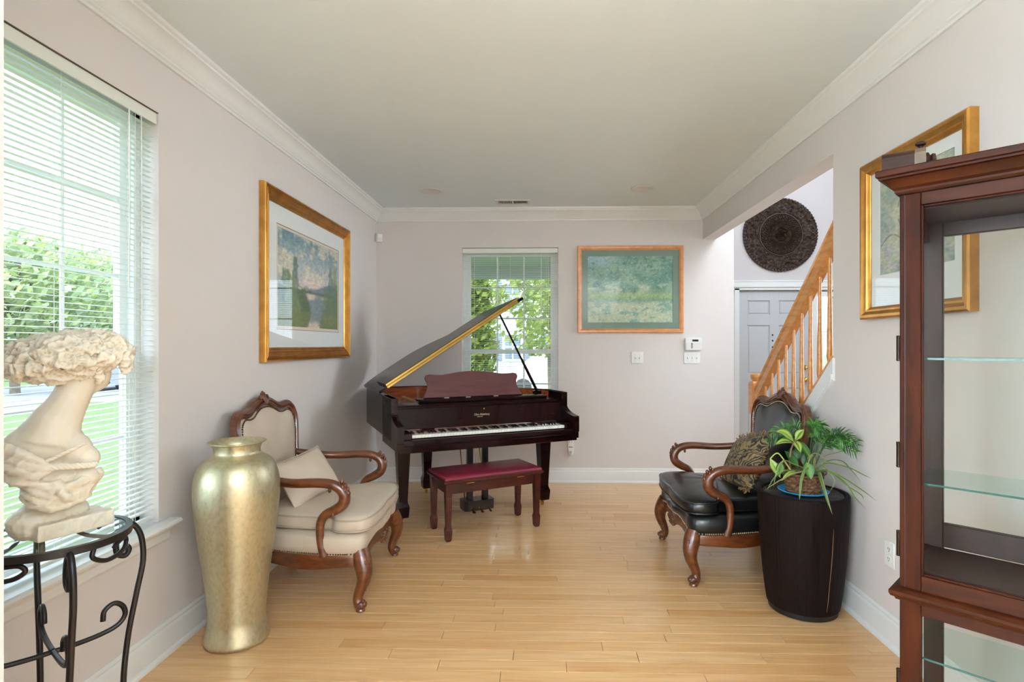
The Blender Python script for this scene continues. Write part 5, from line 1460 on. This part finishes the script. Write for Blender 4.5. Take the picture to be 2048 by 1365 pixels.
# ================================================================== outdoors
GZ = -.45
m_grass = mat('lawn_grass', C(70, 90, 42), .9, var=(3.0, .2), stretch=(1, 1, 1))
m_road = mat('asphalt', C(112, 114, 118), .8, var=(2, .06))
m_conc = mat('concrete', C(118, 117, 114), .8, var=(2, .05))
struct(MB().box(-90, 60, -40, 110, GZ-.2, GZ).build('lawn', m_grass, angle=0), 'green lawn outside the windows', 'lawn')
struct(MB().box(-23, -15.6, -30, 100, GZ, GZ+.02).build('street', m_road, angle=0), 'grey street beyond the left window', 'street')
struct(MB().box(-15.2, -14, -30, 16.5, GZ, GZ+.04).build('sidewalk', m_conc, angle=0), 'pale sidewalk along the street outside the left window', 'sidewalk')
struct(MB().box(-15.0, 40, 17.5, 26, GZ, GZ+.025).build('driveway', m_conc, angle=0), 'bright driveway outside the back window', 'driveway')
# porch slab, beam and roof outside the back window
m_porch = mat('porch_paint', C(176, 182, 176), .6, var=(2, .02))
pr = thing('porch_roof', 'pale painted porch ceiling outside the back window', 'porch', (0, 0, 0))
MB().box(-2.6, XE-.125, YB+WT+.01, 8.45, 2.52, 2.62).build('porch_ceiling', m_porch, pr, 0)
MB().box(-2.6, XE-.125, 8.3, 8.45, 2.36, 2.52).build('porch_beam', m_porch, pr, 0)
for x in (-2.5, 1.6): MB().cbox(x-.06, x+.06, 8.31, 8.43, GZ+.05, 2.37, .01).build('porch_post', m_porch, pr)
struct(MB().box(-2.6, XE-.125, YB+WT+.01, 8.5, GZ, -.1).build('porch_slab', m_conc, angle=0), 'concrete porch slab outside the back window', 'porch')
MBr = MB().box(XL-.55, 4.8, YF-1.6, YB+.5, HC+.14, HC+.26)
struct(MB().box(XL-.55, XR, YF-1.6, YB+.5, HC+.14, HC+.26).build('roof', mat('roof_grey', C(110, 108, 106), .8), angle=0), 'unseen roof slab over the room with overhang added to block sun', 'roof')  # out of view, overhang added to keep high sun out of the room

m_bark = mat('bark', C(104, 92, 80), .9, var=(8, .25))
def tree(name, label, x, y, h, rx, c0, seed, n=3500, leaf=.16, trunk=.14, ph=.42, shape=1.0, grp=None, hollow=.25):
    t = thing(name, label, 'tree', (x, y, GZ), group=grp)
    rt = random.Random(seed)
    P = [(0, 0, 0), (rt.uniform(-.1, .1), 0, h*.3), (rt.uniform(-.2, .2), rt.uniform(-.2, .2), h*.6), (rt.uniform(-.2, .2), 0, h*.95)]
    path = cr(P, 4)
    MB().tube(path, [trunk*(1-.85*i/(len(path)-1)) for i in range(len(path))], 8).build('trunk', m_bark, t)
    br = MB()
    for k in range(9):
        z = h*rt.uniform(.25, .75); a = rt.uniform(0, 6.28); L = rx*rt.uniform(.6, 1.0)
        p0 = Vector((0, 0, z)); p2 = p0+Vector((math.cos(a)*L, math.sin(a)*L, L*.6))
        br.tube([p0, (p0+p2)/2+Vector((0, 0, -.1)), p2], [trunk*.35, trunk*.22, trunk*.06], 5)
    br.build('branches', m_bark, t)
    f = MB(); vs = []; fs = []; cs = []
    zc, rz = h*(1+ph)/2, h*(1-ph)/2*1.05
    for k in range(n):
        while True:
            p = Vector((rt.uniform(-1, 1), rt.uniform(-1, 1), rt.uniform(-1, 1)))
            if p.length < 1 and mnoise.noise(p*2.6+Vector((seed, 0, 0))) > -hollow: break
        taper = 1 if shape == 1 else (1-.75*(p.z+1)/2)
        c = Vector((p.x*rx*taper, p.y*rx*taper, zc+p.z*rz))
        d = Vector((rt.gauss(0, 1), rt.gauss(0, 1), rt.gauss(0, 1))).normalized(); e = d.orthogonal().normalized(); g = d.cross(e)
        s = leaf*rt.uniform(.5, 1.1)
        o = len(vs); vs += [c-e*s, c-g*s*.5, c+e*s, c+g*s*.5]; fs.append((o, o+1, o+2, o+3))
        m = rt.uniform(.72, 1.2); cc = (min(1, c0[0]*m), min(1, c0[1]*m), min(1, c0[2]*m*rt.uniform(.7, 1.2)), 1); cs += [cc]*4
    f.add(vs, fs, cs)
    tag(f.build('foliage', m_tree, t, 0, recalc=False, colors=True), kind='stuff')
    return t
def leafmat():
    m, n, l, b = _new('tree_leaf')
    a = n.new('ShaderNodeAttribute'); a.attribute_name = 'Col'
    tr = n.new('ShaderNodeBsdfTranslucent'); df = n.new('ShaderNodeBsdfDiffuse'); mx = n.new('ShaderNodeMixShader'); mx.inputs[0].default_value = .4
    l.new(a.outputs['Color'], tr.inputs[0]); l.new(a.outputs['Color'], df.inputs[0]); l.new(df.outputs[0], mx.inputs[1]); l.new(tr.outputs[0], mx.inputs[2])
    l.new(mx.outputs[0], n['Material Output'].inputs['Surface']); return m
m_tree = leafmat()
tree('leafy_tree', 'bright spring green tree outside the back window', 0.25, 14.6, 5.6, 1.9, C(136, 152, 74), 3, 4200, .13, .10, .28, hollow=.12)
tree('conifer', 'dark evergreen shrub tree at the left of the back window', -1.45, 10.8, 4.6, .85, C(112, 128, 62), 9, 4500, .10, .09, .02, shape=0, hollow=.4)
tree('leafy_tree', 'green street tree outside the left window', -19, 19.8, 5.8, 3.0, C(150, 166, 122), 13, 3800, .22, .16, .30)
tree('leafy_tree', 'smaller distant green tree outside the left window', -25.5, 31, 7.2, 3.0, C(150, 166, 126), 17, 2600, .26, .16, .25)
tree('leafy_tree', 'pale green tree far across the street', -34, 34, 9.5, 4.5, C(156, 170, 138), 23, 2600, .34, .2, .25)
sh = tree('garden_shrub', 'yellow flowering shrub beyond the driveway', .75, 27.5, 1.9, .8, C(190, 150, 40), 29, 1200, .10, .03, .05)
# neighbour's house
m_siding = mat('white_siding', C(168, 172, 176), .6, var=(.4, .03))
m_roof = mat('shingle', C(120, 118, 122), .8, var=(3, .1))
m_wglass = mat('dark_window', C(88, 102, 116), .15, spec=.6)
def house(name, label, x, y, rz, w, d, hgt, wins):
    t = thing(name, label, 'house', (x, y, GZ), rz)
    wl_ = MB().box(-w/2, w/2, 0, d, 0, hgt)
    wl_.build('wall', m_siding, t, 0)
    for k in range(int(hgt/.2)):
        MB().prism([(0, .2*k), (-.018, .2*k), (-.002, .2*k+.195), (0, .2*k+.195)], -w/2, w/2, 'yz').build('siding_board', m_siding, t, 0)
    MB().prism([(-.5, hgt), (d/2, hgt+2.2), (d+.5, hgt), (d+.5, hgt+.12), (d/2, hgt+2.35), (-.5, hgt+.12)], -w/2-.4, w/2+.4, 'yz').build('roof', m_roof, t, 0)
    for wx, wz in wins:
        f = MB()
        for a, b, c, e in ((-.55, -.45, -.8, .8), (.45, .55, -.8, .8), (-.45, .45, -.8, -.7), (-.45, .45, .7, .8), (-.45, .45, -.04, .04), (-.03, .03, -.7, .7)): f.box(wx+a, wx+b, -.06, -.0, wz+c, wz+e)
        fo = f.build('window', m_trim, t, 0)
        MB().box(wx-.45, wx+.45, -.035, -.025, wz-.7, wz+.7).build('pane', m_wglass, fo, 0)
        for s in (-1, 1): MB().cbox(wx+s*.80-.19, wx+s*.80+.19, -.05, -.018, wz-.8, wz+.8, .01).build('shutter', mat('shutter_blue', C(92, 104, 120), .6), t)
house('neighbour_house', 'white sided house seen through the back window', 3.5, 32, 0, 13, 8, 6.2, [(-5.2, 4.6), (-2.6, 4.6), (.2, 4.6), (-5.2, 1.7), (-2.6, 1.7)])
house('neighbour_house', 'pale sided house far across the street outside the left window', -37, 40, R(42), 14, 8, 5.0, [(-4, 3.6), (-1.5, 3.6), (1.5, 3.6), (4, 3.6), (-4, 1.4), (1.5, 1.4)])
def car(label, x, y, rz, color, nm):
    t = thing('parked_car', label, 'car', (x, y, GZ+.02), rz)
    prof = [(-2.2, .35), (-2.25, .6), (-2.15, .88), (-1.5, .95), (-.95, 1.38), (-.3, 1.46), (.6, 1.43), (1.15, 1.02), (1.95, .90), (2.2, .7), (2.22, .38), (1.9, .28), (-1.95, .28)]
    pp = [(p.x, p.y) for p in cr([(a, b, 0) for a, b in prof], 3, closed=True)]
    mb = MB(); rr = []
    for y_, k in ((-.88, .0), (-.86, .5), (-.80, 1), (.80, 1), (.86, .5), (.88, 0)):
        rr.append([(px*(.985+.015*k), y_*(1 if pz < .95 else .84+.0*k), .3+(pz-.3)*(.98+.02*k)) for px, pz in pp])
    mb.rings(rr).build('car_body', mat(nm, color, .25, coat=.8), t, 40)
    gl = mat('car_glass', C(40, 48, 56), .1, spec=.7)
    for s in (-1, 1): MB().prism([(-1.30, .98), (-.90, 1.33), (-.3, 1.40), (.5, 1.37), (.95, 1.02)], s*.745-.004, s*.745+.004, 'xz').build('side_window', gl, t, 0)
    for wx in (-1.35, 1.35):
        for s in (-1, 1):
            MB(Matrix.Translation((wx, s*.80, .32)) @ Matrix.Rotation(R(90), 4, 'X')).lathe([(.0, -.10), (.2, -.10), (.31, -.09), (.32, -.02), (.32, .06), (.30, .09), (.2, .10), (0, .10)], 20).build('wheel', mat('tyre', C(36, 36, 38), .7), t)
car('dark parked car on the street outside the left window', -17.6, 23.2, R(95), C(54, 60, 68), 'car_paint_dark')
car('silver parked car on the driveway outside the back window', .6, 20.5, R(4), C(196, 200, 206), 'car_paint_silver')
